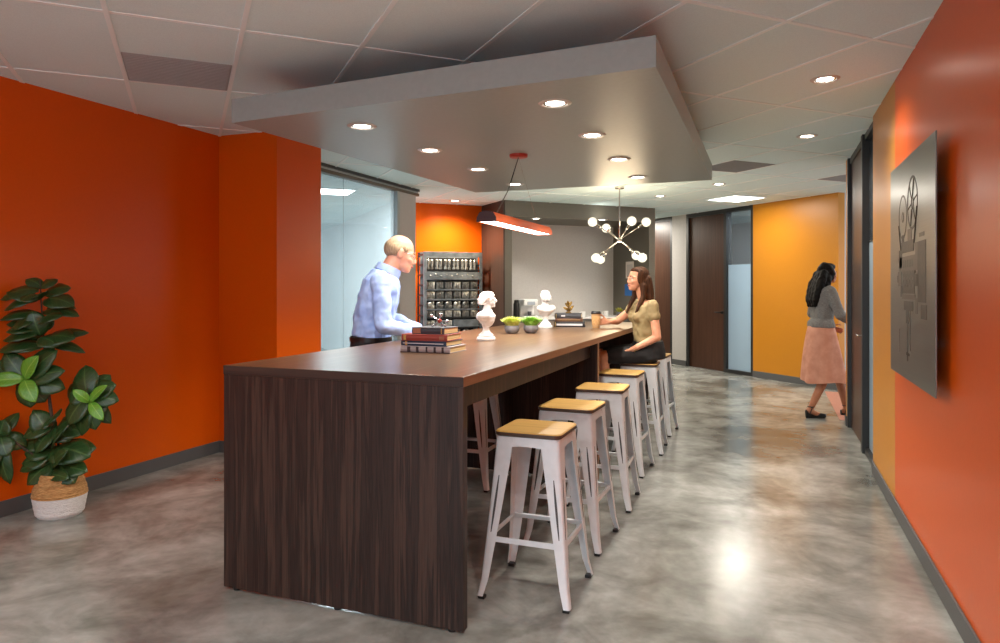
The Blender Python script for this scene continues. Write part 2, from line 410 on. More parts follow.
for q in [(825,79,'large downlight in the tile ceiling nearest the metal picture'),
          (807,136,'downlight in the tile ceiling in front of the right wall door'),
          (719,184,'downlight in tile ceiling just past the grey panel corner'),
          (660,196,'downlight in tile ceiling right of the globe chandelier'),
          (455,200.7,'downlight in tile ceiling in front of the orange rear wall')]:
    downlight(q[0], q[1], CEIL, q[2], GT, 120 if q[0] == 455 else 18 if q[0] == 719 else 26 if q[0] == 825 else 44 if q[0] > 800 else CEIL_SPOT*1.3, (1,.93,.83) if q[0] > 800 else (1,.84,.63))
# two small niche lights
for px_, py_, lb in ((536,218.5,'left downlight in the low ceiling of the coffee niche'), (602,219.5,'right downlight in the low ceiling of the coffee niche')):
    downlight(px_, py_, NZ, lb, 'downlights of the coffee niche', 20, (1,.95,.88))
def ceiling_panel(name, c0, c1, s0, s1, label, m, power, color=(1,1,1)):
    x, y = cs((c0+c1)/2, (s0+s1)/2); hx, hy = (c1-c0)/2, (s1-s0)/2
    t = thing(name, (x, y, CEIL), R(45), label, 'ceiling light')
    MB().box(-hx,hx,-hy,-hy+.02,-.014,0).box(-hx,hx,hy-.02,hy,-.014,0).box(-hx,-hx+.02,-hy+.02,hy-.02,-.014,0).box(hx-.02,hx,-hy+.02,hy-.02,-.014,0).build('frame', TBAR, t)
    MB().box(-hx+.02,hx-.02,-hy+.02,hy-.02,-.010,0).build('diffuser', m, t)
    l = bpy.data.lights.new('panel_lamp', 'AREA'); l.shape = 'RECTANGLE'; l.size = c1-c0-.06; l.size_y = s1-s0-.06; l.energy = power; l.color = color
    o = bpy.data.objects.new('panel_lamp', l); COL.objects.link(o); o.location = (x, y, CEIL-.02); o.rotation_euler = (0,0,R(45))
    return t
ceiling_panel('ceiling_light', 7.10, 7.71, 7.76, 8.37, 'square glowing ceiling light in front of the far corridor doors', PANELW, 8, (1,.93,.82))
ceiling_panel('ceiling_light', 1.48, 2.09, 9.40, 10.01, 'square ceiling light seen through the glass partition', PANEL, 40, (.93,.97,1))
LIT = [(-1.6,-1.0,0,1.2), ]
# unseen lamps; meeting room, hall and office ones are added fill light
def area(name, loc, sx, sy, power, color):
    l = bpy.data.lights.new(name, 'AREA'); l.shape = 'RECTANGLE'; l.size = sx; l.size_y = sy; l.energy = power; l.color = color
    o = bpy.data.objects.new(name, l); COL.objects.link(o); o.location = loc; return o
x, y = cs(.2, 13.0); area('meeting_room_fill', (x, y, CEIL-.03), 2.0, 2.0, 60, (.93,.97,1))  # added lamp, kept out of view, to brighten the meeting room
x, y = cs(CP+1.1, 8.0); area('study_lamp', (x, y, CEIL-.03), .6, 1.2, 20, (.88,.95,1))
x, y = (2.2, 9.2); area('lobby_lamp', (x, y, CEIL-.03), .6, .6, 16, (1,.93,.82))
for (x, y) in ((-3.2,-1.4), (-.5,-1.2)): area('office_fill', (x, y, CEIL-.03), 1.2, .6, 14 if x < -2 else 30, (.92,.98,1))  # added behind the camera as neutral fill, no fixtures
for (x, y, p_) in ((-3.1,-.9,44),(-.9,-.7,44),(.1,-.4,95)): spot('office_fill_spot', (x, y, CEIL-.03), p_, color=(.95,.98,1))  # added spots out of view, filling the near floor and walls
for (x, y) in ((.2,1.0),(-2.9,1.0)): spot('office_fill_spot', (x, y, CEIL-.03), 40 if x > -1 else 26)  # two more added fill spots, above the top of the frame
x, y = cs(7.6, 11.9); area('hall_fill', (x, y, CEIL-.03),   .4, .4, 48, (1,.93,.82))  # added lamp hidden behind the grey block, brightens the pale wall strip

# ceiling grilles
VENTL = noise_color(mat('vent_pale', lin(166,170,172), .7), lin(158,162,164), lin(172,176,178), 300, 2)
def grille(c0, s0, label, VENT=VENT):
    x, y = cs(c0+.305, s0+.305)
    t = thing('ceiling_vent', (x, y, CEIL), R(45), label, 'vent', 'grey ceiling grilles')
    MB().box(-.29,.29,-.29,.29,-.0035,0).build('backing', VENT, t)
    m = MB()
    for k in range(18): m.box(-.28,.28,-.275+k*.0323,-.275+k*.0323+.006,-.0065,-.003)
    m.build('slats', VENT, t)
grille(-.352, 4.42, 'pale grey square ceiling grille above the left orange wall', VENTL)
grille(5.138, 5.64, 'dark grey square ceiling grille past the corner of the hanging panel')
grille(6.968, 5.64, 'grey square ceiling grille above the woman walking away')

# ------------------------------------------------------------------ the long table
TX0, TX1, TY0, TY1, TZ = -2.412, -1.174, 2.635, 7.40, 1.06
tb = thing('bar_table', ((TX0+TX1)/2, TY0, 0), 0, 'very long dark walnut bar height table with slab ends', 'table')
hx = (TX1-TX0)/2; LY = TY1-TY0
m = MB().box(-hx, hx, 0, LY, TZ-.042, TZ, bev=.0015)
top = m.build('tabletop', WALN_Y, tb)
MB().box(hx-.001, hx+.0015, .002, LY-.002, TZ-.041, TZ-.0025).build('edge_band', EDGE, top)
MB().box(-hx+.0005, hx+.0015, -.0015, .001, TZ-.041, TZ-.0015).build('front_edge_band', EDGED, top)
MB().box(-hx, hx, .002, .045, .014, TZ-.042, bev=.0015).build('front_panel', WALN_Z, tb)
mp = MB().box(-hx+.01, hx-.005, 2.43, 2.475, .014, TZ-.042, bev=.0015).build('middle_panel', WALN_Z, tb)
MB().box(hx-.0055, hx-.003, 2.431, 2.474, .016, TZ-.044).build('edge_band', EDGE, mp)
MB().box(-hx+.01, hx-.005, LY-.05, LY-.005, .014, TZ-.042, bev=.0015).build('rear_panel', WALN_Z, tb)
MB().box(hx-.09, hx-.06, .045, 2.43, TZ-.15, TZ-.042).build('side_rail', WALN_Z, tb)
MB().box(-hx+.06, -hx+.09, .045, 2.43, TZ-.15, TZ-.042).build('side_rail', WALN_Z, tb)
for (gx, gy) in ((-hx+.06,.024),(hx-.06,.024),(0,.024),(-hx+.06,2.452),(hx-.06,2.452),(-hx+.06,LY-.028),(hx-.06,LY-.028)):
    MB().lathe([(.016,0),(.018,.004),(.018,.015)], 14, Matrix.Translation((gx,gy,0))).build('glide', BLACKP, tb, True)

# ------------------------------------------------------------------ stools
SEATZ = .766
def make_stool():
    t = thing('bar_stool', (0,0,0))
    P = rounded_rect(.158, .158, .035)
    def rr(h, r, z): return [Vector((x, y, z)) for x, y in rounded_rect(h, h, r)]
    st = MB().rings([rr(.155,.035,SEATZ-.024), rr(.160,.037,SEATZ-.020), rr(.160,.037,SEATZ-.005)], mi=1, cap=False)
    st.add(rr(.155,.035,SEATZ-.024), [list(range(24))], 1)
    st.rings([rr(.160,.037,SEATZ-.005), rr(.155,.034,SEATZ)], mi=0, cap=False)
    st.add(rr(.155,.034,SEATZ), [list(range(24))], 0)
    st.build('seat', [SEATW, SEATE], t, True, 50)
    # pressed sheet seat pan with a skirt
    zt = SEATZ-.024
    pan = MB().rings([rr(.118,.03,zt-.075), rr(.150,.036,zt-.062), rr(.153,.036,zt-.02), rr(.150,.035,zt-.003), rr(.143,.03,zt), rr(.10,.02,zt)], cap=False)
    pan = MB()
    hs = .152
    # skirt: four faces with an arched lower edge between the legs
    for q in range(4):
        M = Matrix.Rotation(R(90*q), 4, 'Z'); n = 12; vs = []; fs = []
        for i in range(n+1):
            s = -1+2*i/n; x = s*(hs-.018); arch = .042+.05*abs(s)**3.5
            vs += [M @ Vector((x, -hs+.003, zt)), M @ Vector((x, -hs-.004, zt-arch)), M @ Vector((x, -hs+.002, zt-arch)), M @ Vector((x, -hs+.010, zt-.004))]
        for i in range(n):
            a = 4*i; bq = 4*(i+1)
            for e in range(4): fs.append([a+e, a+(e+1)%4, bq+(e+1)%4, bq+e])
        fs += [[0,1,2,3], [4*n+3,4*n+2,4*n+1,4*n]]
        pan.add(vs, fs)
    pan.prism(rounded_rect(hs, hs, .036), zt-.004, zt)
    pan.build('seat_pan', WHITEM, t, True)
    # folded sheet legs
    for q in range(4):
        M = Matrix.Rotation(R(90*q), 4, 'Z')
        rings = []
        for k in range(11):
            f = k/10; z = (zt-.006)*(1-f)+.016*f
            e = .152+(.213-.152)*(f**1.12) + (.008*max(0, f-.9)/.1)
            wd = .088*(1-f)+.030*f; th = .0045; rc = .016*(1-f)+.011*f
            pr = [(-wd,0)]+[(-rc+rc*math.sin(R(a)), rc-rc*math.cos(R(a))) for a in (0,30,60,90)]+[(0,wd)]
            inn = [(-th,wd)]+[(-rc+(rc-th)*math.sin(R(a)), rc-(rc-th)*math.cos(R(a))) for a in (90,60,30,0)]+[(-wd,th)]
            rings.append([M @ Vector((e+x, -e+y, z)) for x, y in pr+inn])
        lg = MB().rings(rings).build('leg', WHITEM, t, True, 40)
        sl = MB()
        for side in (0, 1):
            rr_ = []
            for k in range(9):
                f = .24+.36*k/8; z = (zt-.006)*(1-f)+.016*f; e = .152+(.213-.152)*(f**1.12)
                wd = .088*(1-f)+.030*f; c_ = wd*.45; hw_ = .0045*math.sin(math.pi*(k+.6)/9.2)+.001
                pts = [(c_-hw_,-.0008),(c_+hw_,-.0008),(c_+hw_,.003),(c_-hw_,.003)]
                if side == 0: rr_.append([M @ Vector((e-a, -e+b_, z)) for a, b_ in pts])
                else: rr_.append([M @ Vector((e-b_, -e+a, z)) for a, b_ in pts])
            sl.rings(rr_)
        sl.build('slot_shade', SLOT, lg)  # dark strip on the leg, painted as the shade inside an open slot
        e = .219
        MB().box(e-.034, e-.003, -e+.003, -e+.034, 0, .016, M, bev=.003).build('rubber_foot', BLACKP, lg)
    # footrest bars, front/back pair lower than the side pair
    def e_at(z): f = ((zt-.006)-z)/(zt-.022); return .152+.061*f**1.12
    for q in range(4):
        z = .272; e = e_at(z)-.006
        M = Matrix.Rotation(R(90*q), 4, 'Z')
        bar = MB()
        bar.rings([[M @ Vector((s*(e-.004), -e-.0+dy, z+dz)) for dy, dz in ((0,.012),(.004,.013),(.012,.010),(.012,.006),(.003,-.012),(0,-.012))] for s in (-1, 1)])
        bar.build('footrest', WHITEM, t)
    return t
stool_labels = [
 (-1.035, 3.19, 0, 'white metal bar stool with wooden seat nearest the camera'),
 (-1.05, 3.89, -2, 'white metal bar stool, second from the front along the right side'),
 (-1.045, 4.65, 2, 'white metal bar stool, third from the front along the right side'),
 (-1.09, 5.50, -2, 'white metal bar stool right in front of the seated woman'),
 (-1.07, 6.25, 2, 'white metal bar stool the seated woman sits on'),
 (-1.085, 7.05, -3, 'farthest white metal bar stool, behind the seated woman'),
 (-2.05, 4.74, 1, 'white metal bar stool pushed under the left side of the table')]
ST = make_stool()
for i, (x, y, a, lb) in enumerate(stool_labels):
    o = ST if i == 0 else copy_tree(ST)
    o.location = (x, y, 0); o.rotation_euler = (0,0,R(a))
    tag(o, lb, 'stool', 'white bar stools at the long table')

# ------------------------------------------------------------------ wall picture
ART = noise_color(mat('brushed_sheet', lin(122,120,114), .3, .85), lin(114,112,106), lin(130,128,122), 3, 4, (1,1,80), lo=.2, hi=.8)
INK = noise_color(mat('print_brown', lin(62,52,42), .5, .15), lin(52,44,36), lin(74,62,52), 40, 3)
INKL = mat('print_grey', lin(86,76,66), .45, .3)
ap = thing('wall_art', (UR, 4.22, .935), 0, 'large square metal picture of an old film projector on the orange wall', 'picture')
MB().box(-.055, -.048, -.62, .62, 0, 1.19, bev=.002).build('metal_sheet', ART, ap)
MB().box(-.048, 0, -.28, .28, .2, .24).box(-.048, 0, -.28, .28, .95, .99).build('standoff_rail', ALU, ap)
# drawing: x axis of drawing = -v (reads left to right when facing the wall), built as thin raised print
AM = Matrix.Translation((-.055, 0, 0)) @ Matrix(((0,0,-1,0),(-1,0,0,0),(0,1,0,0),(0,0,0,1)))
def ring2(m, cx, cy, r0, r1, h, mi=0, n=40, sx=1):
    rr_ = []
    o = [(cx+math.cos(2*math.pi*i/n)*r1*sx, cy+math.sin(2*math.pi*i/n)*r1) for i in range(n)]
    i_ = [(cx+math.cos(2*math.pi*i/n)*r0*sx, cy+math.sin(2*math.pi*i/n)*r0) for i in range(n)]
    m.rings([[AM @ Vector((x,y,0)) for x,y in o],[AM @ Vector((x,y,h)) for x,y in o],[AM @ Vector((x,y,h)) for x,y in i_],[AM @ Vector((x,y,0)) for x,y in i_]], mi, cap=False)
dr = MB(); H = .0012
def rect(x0,x1,y0,y1,mi=0,h=H): dr.box(x0,x1,y0,y1,0,h,AM,mi=mi)
ring2(dr, .08, .93, .125, .14, H); ring2(dr, .08, .93, .02, .035, H); ring2(dr, -.20, .88, .11, .122, H, 1); ring2(dr, -.20, .88, .018, .03, H, 1)
for k in range(6):
    a = R(60*k+12)
    dr.tube([AM @ Vector((.08+.035*math.cos(a), .93+.035*math.sin(a), .0006)), AM @ Vector((.08+.125*math.cos(a), .93+.125*math.sin(a), .0006))], .003, 5, 1)
rect(-.24,.12,.68,.74); rect(-.30,.16,.58,.66,1); rect(-.20,.14,.46,.58); rect(-.32,-.22,.60,.70); rect(.14,.24,.50,.56)
rect(-.22,.16,.43,.455,1); rect(-.16,.10,.37,.42); rect(.22,.42,.42,.72); rect(.26,.38,.74,.76,1); rect(-.10,-.02,.30,.37); rect(-.07,-.04,.10,.30); rect(.02,.035,.16,.37,1); rect(-.09,-.0,.13,.145)
rect(.30,.44,.34,.41); rect(.16,.22,.36,.44,1); rect(-.30,-.29,.13,.26,1)
for k in range(5): rect(-.18+.06*k,-.15+.06*k,.60,.64,0,H*1.4)
for k in range(4): ring2(dr, -.15+.085*k, .52, .015, .028, H*1.5, 1, 18)
for k in range(9): rect(-.21+.045*k, -.19+.045*k, .565, .582, 1, H*1.2)
rect(-.34,-.24,.50,.58,1); rect(-.37,-.33,.52,.56); rect(.16,.22,.58,.72,1); rect(-.27,-.22,.44,.50); rect(-.05,.06,.74,.80,1); rect(-.22,-.17,.74,.78)
dr.tube([AM @ Vector((-.32,.84,.0006)), AM @ Vector((-.25,.70,.0006))], .004, 5); dr.tube([AM @ Vector((.21,.90,.0006)), AM @ Vector((.13,.72,.0006))], .004, 5)
dr.build('printed_projector', [INK, INKL], ap)

# ------------------------------------------------------------------ potted fig
def leaf_mat(name, c1, c2, vein):
    m = mat(name, c1, .32); nt, N, L, b = nodes(m)
    uv = N.new('ShaderNodeUVMap'); sep = N.new('ShaderNodeSeparateXYZ'); L.new(uv.outputs[0], sep.inputs[0])
    # midrib + side veins from the leaf's own uv
    ax = N.new('ShaderNodeMath'); ax.operation = 'SUBTRACT'; ax.inputs[1].default_value = .5; L.new(sep.outputs[0], ax.inputs[0])
    ab = N.new('ShaderNodeMath'); ab.operation = 'ABSOLUTE'; L.new(ax.outputs[0], ab.inputs[0])
    mid = N.new('ShaderNodeMapRange'); mid.inputs['From Min'].default_value = .015; mid.inputs['From Max'].default_value = .05
    mid.inputs['To Min'].default_value = 1; mid.inputs['To Max'].default_value = 0; L.new(ab.outputs[0], mid.inputs['Value'])
    vv = N.new('ShaderNodeMath'); vv.operation = 'MULTIPLY_ADD'; vv.inputs[1].default_value = -.55; L.new(ab.outputs[0], vv.inputs[0]); L.new(sep.outputs[1], vv.inputs[2])
    sn = N.new('ShaderNodeMath'); sn.operation = 'MULTIPLY'; sn.inputs[1].default_value = 44; L.new(vv.outputs[0], sn.inputs[0])
    s2 = N.new('ShaderNodeMath'); s2.operation = 'SINE'; L.new(sn.outputs[0], s2.inputs[0])
    sv = N.new('ShaderNodeMapRange'); sv.inputs['From Min'].default_value = .9; sv.inputs['From Max'].default_value = 1; sv.inputs['To Max'].default_value = .55; L.new(s2.outputs[0], sv.inputs['Value'])
    mxv = N.new('ShaderNodeMath'); mxv.operation = 'MAXIMUM'; L.new(mid.outputs[0], mxv.inputs[0]); L.new(sv.outputs[0], mxv.inputs[1])
    n = N.new('ShaderNodeTexNoise'); n.inputs['Scale'].default_value = 9
    mx0 = N.new('ShaderNodeMix'); mx0.data_type = 'RGBA'; mx0.inputs[6].default_value = c1; mx0.inputs[7].default_value = c2; L.new(n.outputs['Fac'], mx0.inputs[0])
    mx = N.new('ShaderNodeMix'); mx.data_type = 'RGBA'; mx.inputs[7].default_value = vein; L.new(mx0.outputs[2], mx.inputs[6]); L.new(mxv.outputs[0], mx.inputs[0])
    L.new(mx.outputs[2], b.inputs['Base Color']); return m
LEAFD = leaf_mat('fig_leaf', lin(30,58,27), lin(50,82,40), lin(76,106,60))
LEAFY = leaf_mat('young_leaf', lin(82,142,40), lin(108,168,56), lin(142,190,84))
BARK = noise_color(mat('bark', lin(66,54,42), .8), lin(52,42,34), lin(84,68,52), 60, 3)
class LeafSet:
    def __init__(s): s.v = []; s.f = []; s.uv = []
    def leaf(s, base, tip, width, nrm, bend=.12, cup=.12, nl=9, nw=6):
        base, tip = Vector(base), Vector(tip); d = tip-base; L = d.length; d.normalize()
        nrm = Vector(nrm); nrm = (nrm-d*nrm.dot(d)).normalized(); sd = d.cross(nrm); o = len(s.v)
        for i in range(nl+1):
            t = i/nl
            w = width*.5*max(.03, math.sin(math.pi*min(1, .05+.95*t**.82))**.75*(.62+.5*t))
            c = base+d*(L*t)+nrm*(bend*L*(4*t*(1-t))*.5 - bend*L*.4*t*t)
            for j in range(nw+1):
                q = 2*j/nw-1
                s.v.append(tuple(c+sd*(w*q)+nrm*(cup*w*abs(q)**1.3 + .05*w*math.sin(t*17+q*2)*abs(q))))
                s.uv.append((j/nw, t))
        for i in range(nl):
            for j in range(nw):
                a = o+i*(nw+1)+j; s.f.append((a, a+1, a+nw+2, a+nw+1))
    def build(s, name, m, parent):
        me = bpy.data.meshes.new(name); me.from_pydata(s.v, [], s.f); me.materials.append(m)
        ul = me.uv_layers.new(name='UVMap')
        for lp in me.loops: ul.data[lp.index].uv = s.uv[lp.vertex_index]
        me.polygons.foreach_set('use_smooth', [True]*len(me.polygons))
        o = bpy.data.objects.new(name, me); COL.objects.link(o); o.parent = parent
        md = o.modifiers.new('thick', 'SOLIDIFY'); md.thickness = .0022
        return o
PD = 4.42; PX = (60-500)/F*PD
pu, pv = room(PX, PD)
K = PD/F
pl = thing('potted_fig', (pu, pv, 0), YAW, 'fiddle leaf fig plant in a two-tone basket by the left orange wall', 'plant')
def fp(px_, py_, dep=0):
    while room((px_-500)/F*(PD+dep), PD+dep)[0] < UL+.055: dep -= .01
    return Vector(((px_-60)*K*(1+dep/PD), dep, CAMZ+(HY-py_)*K*(1+dep/PD)))
WEAVE = noise_color(mat('seagrass', lin(186,140,86), .85), lin(158,112,62), lin(206,162,104), 40, 4, (1,1,7), bump=.8)
WHWEAVE = noise_color(mat('white_seagrass', lin(230,229,226), .85), lin(222,221,218), lin(236,235,232), 40, 4, (1,1,7), bump=.8)
def ridged(prof, n=6, amp=.0022):
    out = []
    for (r0, z0), (r1, z1) in zip(prof, prof[1:]):
        for i in range(n):
            t = i/n; out.append((r0+(r1-r0)*t+amp*math.sin((z0+(z1-z0)*t)*2*math.pi/.014), z0+(z1-z0)*t))
    return out+[prof[-1]]
bk = MB().lathe(ridged([(.118,0),(.134,.02),(.145,.08),(.153,.130)], 6, .0008), 40).build('white_base', WHWEAVE, pl, True)
bk = MB().lathe(ridged([(.153,.130),(.152,.150),(.136,.215),(.116,.262)])+[(.111,.270),(.102,.262),(.105,.23)], 40, cap=False).build('woven_top', WEAVE, pl, True)
MB().lathe([(.0,.236),(.06,.240),(.108,.232)], 24, cap=False).build('soil', mat('soil', lin(48,38,30), .9), pl)
MB().tube([fp(56,478), fp(54,455), fp(52,420), fp(47,380), fp(43,330), fp(40,280)], [.014,.012,.011,.009,.006,.003], 8).tube(
    [fp(54,460), fp(64,430,-.02), fp(82,402,-.03), fp(92,388,-.04)], [.008,.007,.006,.004], 8).tube(
    [fp(55,470), fp(40,455,-.06), fp(20,440,-.08), fp(6,428,-.08)], [.008,.007,.006,.004], 8).build('stem', BARK, pl, True)
LD, LY2 = LeafSet(), LeafSet()
UPN = (0,-.35,1)
# top tiers, leaves seen from the side
T = [(41,290,6,297,17,-.02,.02), (40,288,24,278,12,.03,.1), (42,294,64,286,20,.02,.06), (46,300,79,303,20,-.02,-.06),
     (41,299,9,308,15,-.03,-.06), (40,315,6,317,14,.03,.05), (42,312,81,313,15,.0,-.03), (40,322,11,322,17,.02,-.03), (42,308,66,306,14,.05,.1),
     (41,328,18,330,15,-.04,-.12), (44,336,42,312,19,-.03,-.10), (45,340,79,336,22,-.02,-.06), (44,341,76,330,15,.05,.12), (44,345,80,350,12,.03,.05),
     (43,345,5,348,19,-.02,.0), (43,342,14,338,14,.06,.12), (44,347,22,350,12,-.02,-.1), (44,330,34,318,14,.05,.12), (42,300,52,292,16,-.04,-.12)]
T += [(41,300,16,290,18,-.03,-.09),(43,322,70,314,17,-.04,-.1),(42,334,12,338,17,-.05,-.1),(44,338,68,344,17,-.05,-.1),(42,318,22,328,16,-.05,-.12),(41,288,52,278,14,.0,.05),(41,294,34,300,16,-.05,-.13)]
for bx, by, tx, ty, w, d0, d1 in T: LD.leaf(fp(bx,by,d0), fp(tx,ty,d1), w*K*1.42, (.05*random.uniform(-1,1), -.80+.25*random.random(), 1), .26, -.22)
# large rosette turned to the camera
CN = (0,-1,.35)
for tx, ty, w in ((6,360,24),(12,352,24),(64,350,24),(58,345,20),(24,400,26),(50,402,26),(70,388,24),(6,372,20),(36,408,24),(72,370,22)):
    LD.leaf(fp(33,380,-.07), fp(tx,ty,-.06+random.uniform(-.03,.03)), w*K*1.1, (random.uniform(-.3,.3), -1, .5), .16, -.15)
for tx, ty, w in ((50,356,19),(2,381,17),(48,402,19)):
    LY2.leaf(fp(33,379,-.085), fp(tx,ty,-.13), w*K*1.05, (random.uniform(-.2,.2), -1, .4), .16, .15)
# right branch
for tx, ty, w, d in ((84,365,24,-.0),(74,372,22,.05),(112,384,20,-.03),(118,400,18,-.06),(106,414,20,-.07),(96,430,24,-.08),(84,436,24,-.05),(108,424,16,-.04),(72,392,22,-.03),(70,410,24,-.04),(62,384,20,.06),(76,424,22,-.10),(100,374,18,.04),(88,352+20,20,.03)):
    LD.leaf(fp(92,396,-.04), fp(tx+(6 if tx > 95 else 0),ty,d), w*K*1.3, (random.uniform(-.4,.4), -1, .6), .18, -.15)
for tx, ty, w in ((84,390,11),(117,385,11),(114,420,12)):
    LY2.leaf(fp(97,402,-.07), fp(tx,ty,-.11), w*K*1.1, (.1,-1,.6), .15, .2)
# left branch
for tx, ty, w, d in ((14,420,22,-.1),(20,412,16,-.02),(4,444,20,-.12),(20,456,22,-.13),(-10,430,20,-.1),(2,480,20,-.12),(18,485,20,-.10),(-14,460,20,-.1),(32,446,20,-.05)):
    LD.leaf(fp(10,436,-.09), fp(tx,ty,d), w*K*1.1, (random.uniform(-.4,.4), -1, .5), .18, -.12)
# lower tier over the basket
for bx, by, tx, ty, w, d in ((54,442,22,444,20,-.02),(54,436,28,428,16,.02),(55,432,82,430,20,.03),(56,448,95,455,26,-.06),(57,456,92,446,26,.03),(55,452,26,470,20,-.08),(56,462,38,484,20,-.12),(58,462,84,482,22,-.10),
      (57,464,66,488,20,-.13),(54,438,38,410,20,-.05),(56,436,76,418,20,-.06),(55,450,30,452,22,-.06),(56,446,80,462,22,-.10),(57,468,92,470,20,-.06),(55,458,28,462,20,-.07),(56,444,70,430,20,-.1),(54,418,40,424,18,-.03),(55,430,44,452,18,-.1),(56,440,44,436,14,-.06),(54,425,30,436,18,-.08),(56,470,82,474,18,-.05),(55,468,34,470,18,.02),(52,420,66,414,18,-.08),(54,428,74,440,18,-.04)):
    LD.leaf(fp(bx,by,-.01), fp(tx,ty,d), w*K*1.35, (random.uniform(-.2,.2), -.9, 1), .22, -.15)
for bx, by, tx, ty, w in ((57,467,80,450,15),(56,474,82,478,13)):
    LD.leaf(fp(bx,by,-.06), fp(tx,ty,-.14), w*K*1.2, (.1,-1,.7), .15, .1)
for tx, ty in ((-8,415),(-6,450)): LD.leaf(fp(2,430,-.05), fp(tx,ty,-.1), 18*K, (0,-1,.4), .15)
for L_ in (LD, LY2):                                   # leaves bend away from the wall instead of passing through it
    for i, (x, y, z) in enumerate(L_.v):
        d = UL+.012-(pu+x*CA-y*SA)
        if d > 0: L_.v[i] = (x+d*CA, y-d*SA, z)
LD.build('foliage', LEAFD, pl); LY2.build('young_leaves', LEAFY, pl)

# ------------------------------------------------------------------ pendant and chandelier
pe = thing('linear_pendant', (-1.72, 4.86, ZS), 0, 'orange linear pendant lamp hanging over the middle of the table', 'pendant lamp')
MB().lathe([(.0,-.022),(.060,-.022),(.066,-.018),(.068,0)], 28).build('canopy', REDM, pe, True)
L2 = .62; zb = 1.855-ZS
sec = [(-.068,0),(-.066,.030),(-.046,.062),(-.02,.070),(.02,.070),(.046,.062),(.066,.030),(.068,0),(.060,0),(.058,.012),(-.058,.012),(-.060,0)]
MB().rings([[Vector((x, y_, zb+z)) for x, z in sec] for y_ in (-L2, L2)], cap=False).build('housing', PENDM, pe, True, 30)
for sgn in (-1, 1):
    MB().prism([(x, z) for x, z in sec[:8]], 0, .012, Matrix.Translation((0, sgn*L2+(0 if sgn < 0 else .012), zb)) @ Matrix.Rotation(R(90), 4, 'X')).build('end_cap', PENDD if sgn < 0 else PENDM, pe)
MB().box(-.057, .057, -L2+.002, L2-.002, zb+.003, zb+.011).build('diffuser', TUBE, pe)
MB().tube([(0,0,-.02),(0,-.22,-.29),(0,-.45,zb+.069)], .0035, 8).build('cord', BLACKP, pe)
MB().tube([(0,0,-.02),(0,.45,zb+.069)], .0007, 6).build('wire', STEEL, pe)
l = area('pendant_lamp', (-1.72, 4.86, ZS+zb-.004), .1, 1.2, 9, (1,.93,.84))

cx_, cy_ = room((619.5-500)/F*9.2, 9.2)
hubz = CAMZ+47*9.2/F
ch = thing('globe_chandelier', (cx_, cy_, CEIL), YAW, 'starburst chandelier of glowing globe bulbs near the coffee niche', 'chandelier')
MB().lathe([(.0,-.028),(.055,-.026),(.062,-.018),(.062,0)], 24).build('canopy', STEEL, ch, True)
MB().tube([(0,0,-.02),(0,0,hubz-CEIL)], .009, 8).build('rod', STEEL, ch, True)
MB().ball((0,0,hubz-CEIL), .034).build('hub', STEEL, ch, True)
kp = 9.2/F
for dx, dz, dd in ((-27,18,0),(-9.5,14,.34),(10.5,18,-.12),(27,18,.02),(-24,-18,-.05),(-16,-18.5,.28),(21.5,-18,-.08),(18.5,-15,.12)):
    v = Vector((dx*kp, dd, dz*kp)); n = v.normalized(); c0 = Vector((0,0,hubz-CEIL))
    arm = MB().tube([c0, c0+v-n*.085], .0055, 8).build('arm', STEEL, ch, True)
    MB().bone(c0+v-n*.115, c0+v-n*.062, .017, .019).build('socket', STEEL, arm, True)
    MB().ball(c0+v, .061, n=18).build('bulb', GLOBE, arm, True)
    MB().bone(c0+v-n*.03, c0+v+n*.012, .012, .017).build('filament', BULBM, arm, True)
p = bpy.data.lights.new('chandelier_lamp', 'POINT'); p.energy = 14; p.color = (1,.76,.49); p.shadow_soft_size = .3
o = bpy.data.objects.new('chandelier_lamp', p); COL.objects.link(o); o.location = (cx_, cy_, hubz-.05)

# ------------------------------------------------------------------ things on the table
def cmat(name, rgb, rough=.55): return mat(name, lin(*rgb), rough)
PAGES = noise_color(mat('page_edges', lin(226,196,142), .8), lin(206,174,118), lin(236,210,160), 3, 3, (1,1,160))
def book(loc, rz, w, d, h, cover, spine_bits, label, group, cover2=None):
    # spine lies along local x at y = -d/2, pages show at +x, -x and +y
    t = thing('book', loc, rz, label, 'book', group)
    m = MB().box(-w/2, w/2, -d/2, d/2, 0, .004, bev=.001).box(-w/2, w/2, -d/2, d/2, h-.004, h, bev=.001)
    rg = []
    for x in (-w/2, w/2):
        rg.append([Vector((x, -d/2+.006-.008*math.sin(math.pi*i/6), h*i/6)) for i in range(7)]+[Vector((x, -d/2+.008, h)), Vector((x, -d/2+.008, 0))])
    m.rings(rg); m.build('cover', cover, t, True, 40)
    MB().box(-w/2+.005, w/2-.005, -d/2+.008, d/2-.006, .004, h-.004).build('pages', PAGES, t)
    for k, (x0, x1, z0, z1, mm) in enumerate(spine_bits):
        zc = (z0+z1)/2
        MB().box(x0*w, x1*w, -d/2-.0042, -d/2+.002, z0*h, z1*h).build('spine_label' if k == 0 else 'spine_band', mm, t)
    return t
NAVY, TANL, REDB, SLATE = cmat('navy_cloth',(44,58,84)), cmat('tan_label',(170,112,84)), cmat('red_cloth',(158,68,56)), cmat('slate_cloth',(62,66,74))
PLAID = cmat('grey_cloth',(176,166,166)); DKB = cmat('dark_band',(58,44,48)); GOLD = mat('gilt', lin(196,166,96), .4, .6); WHT = cmat('white_ink',(214,214,216)); BLK = cmat('black_cloth',(34,34,38)); BRN = cmat('brown_cloth',(112,78,58)); GRYB = cmat('charcoal_cloth',(66,66,70))
pb = at(425, 353, TZ)
bx, by = pb.x, pb.y+.125
z = TZ; GB = 'books in the front stack'
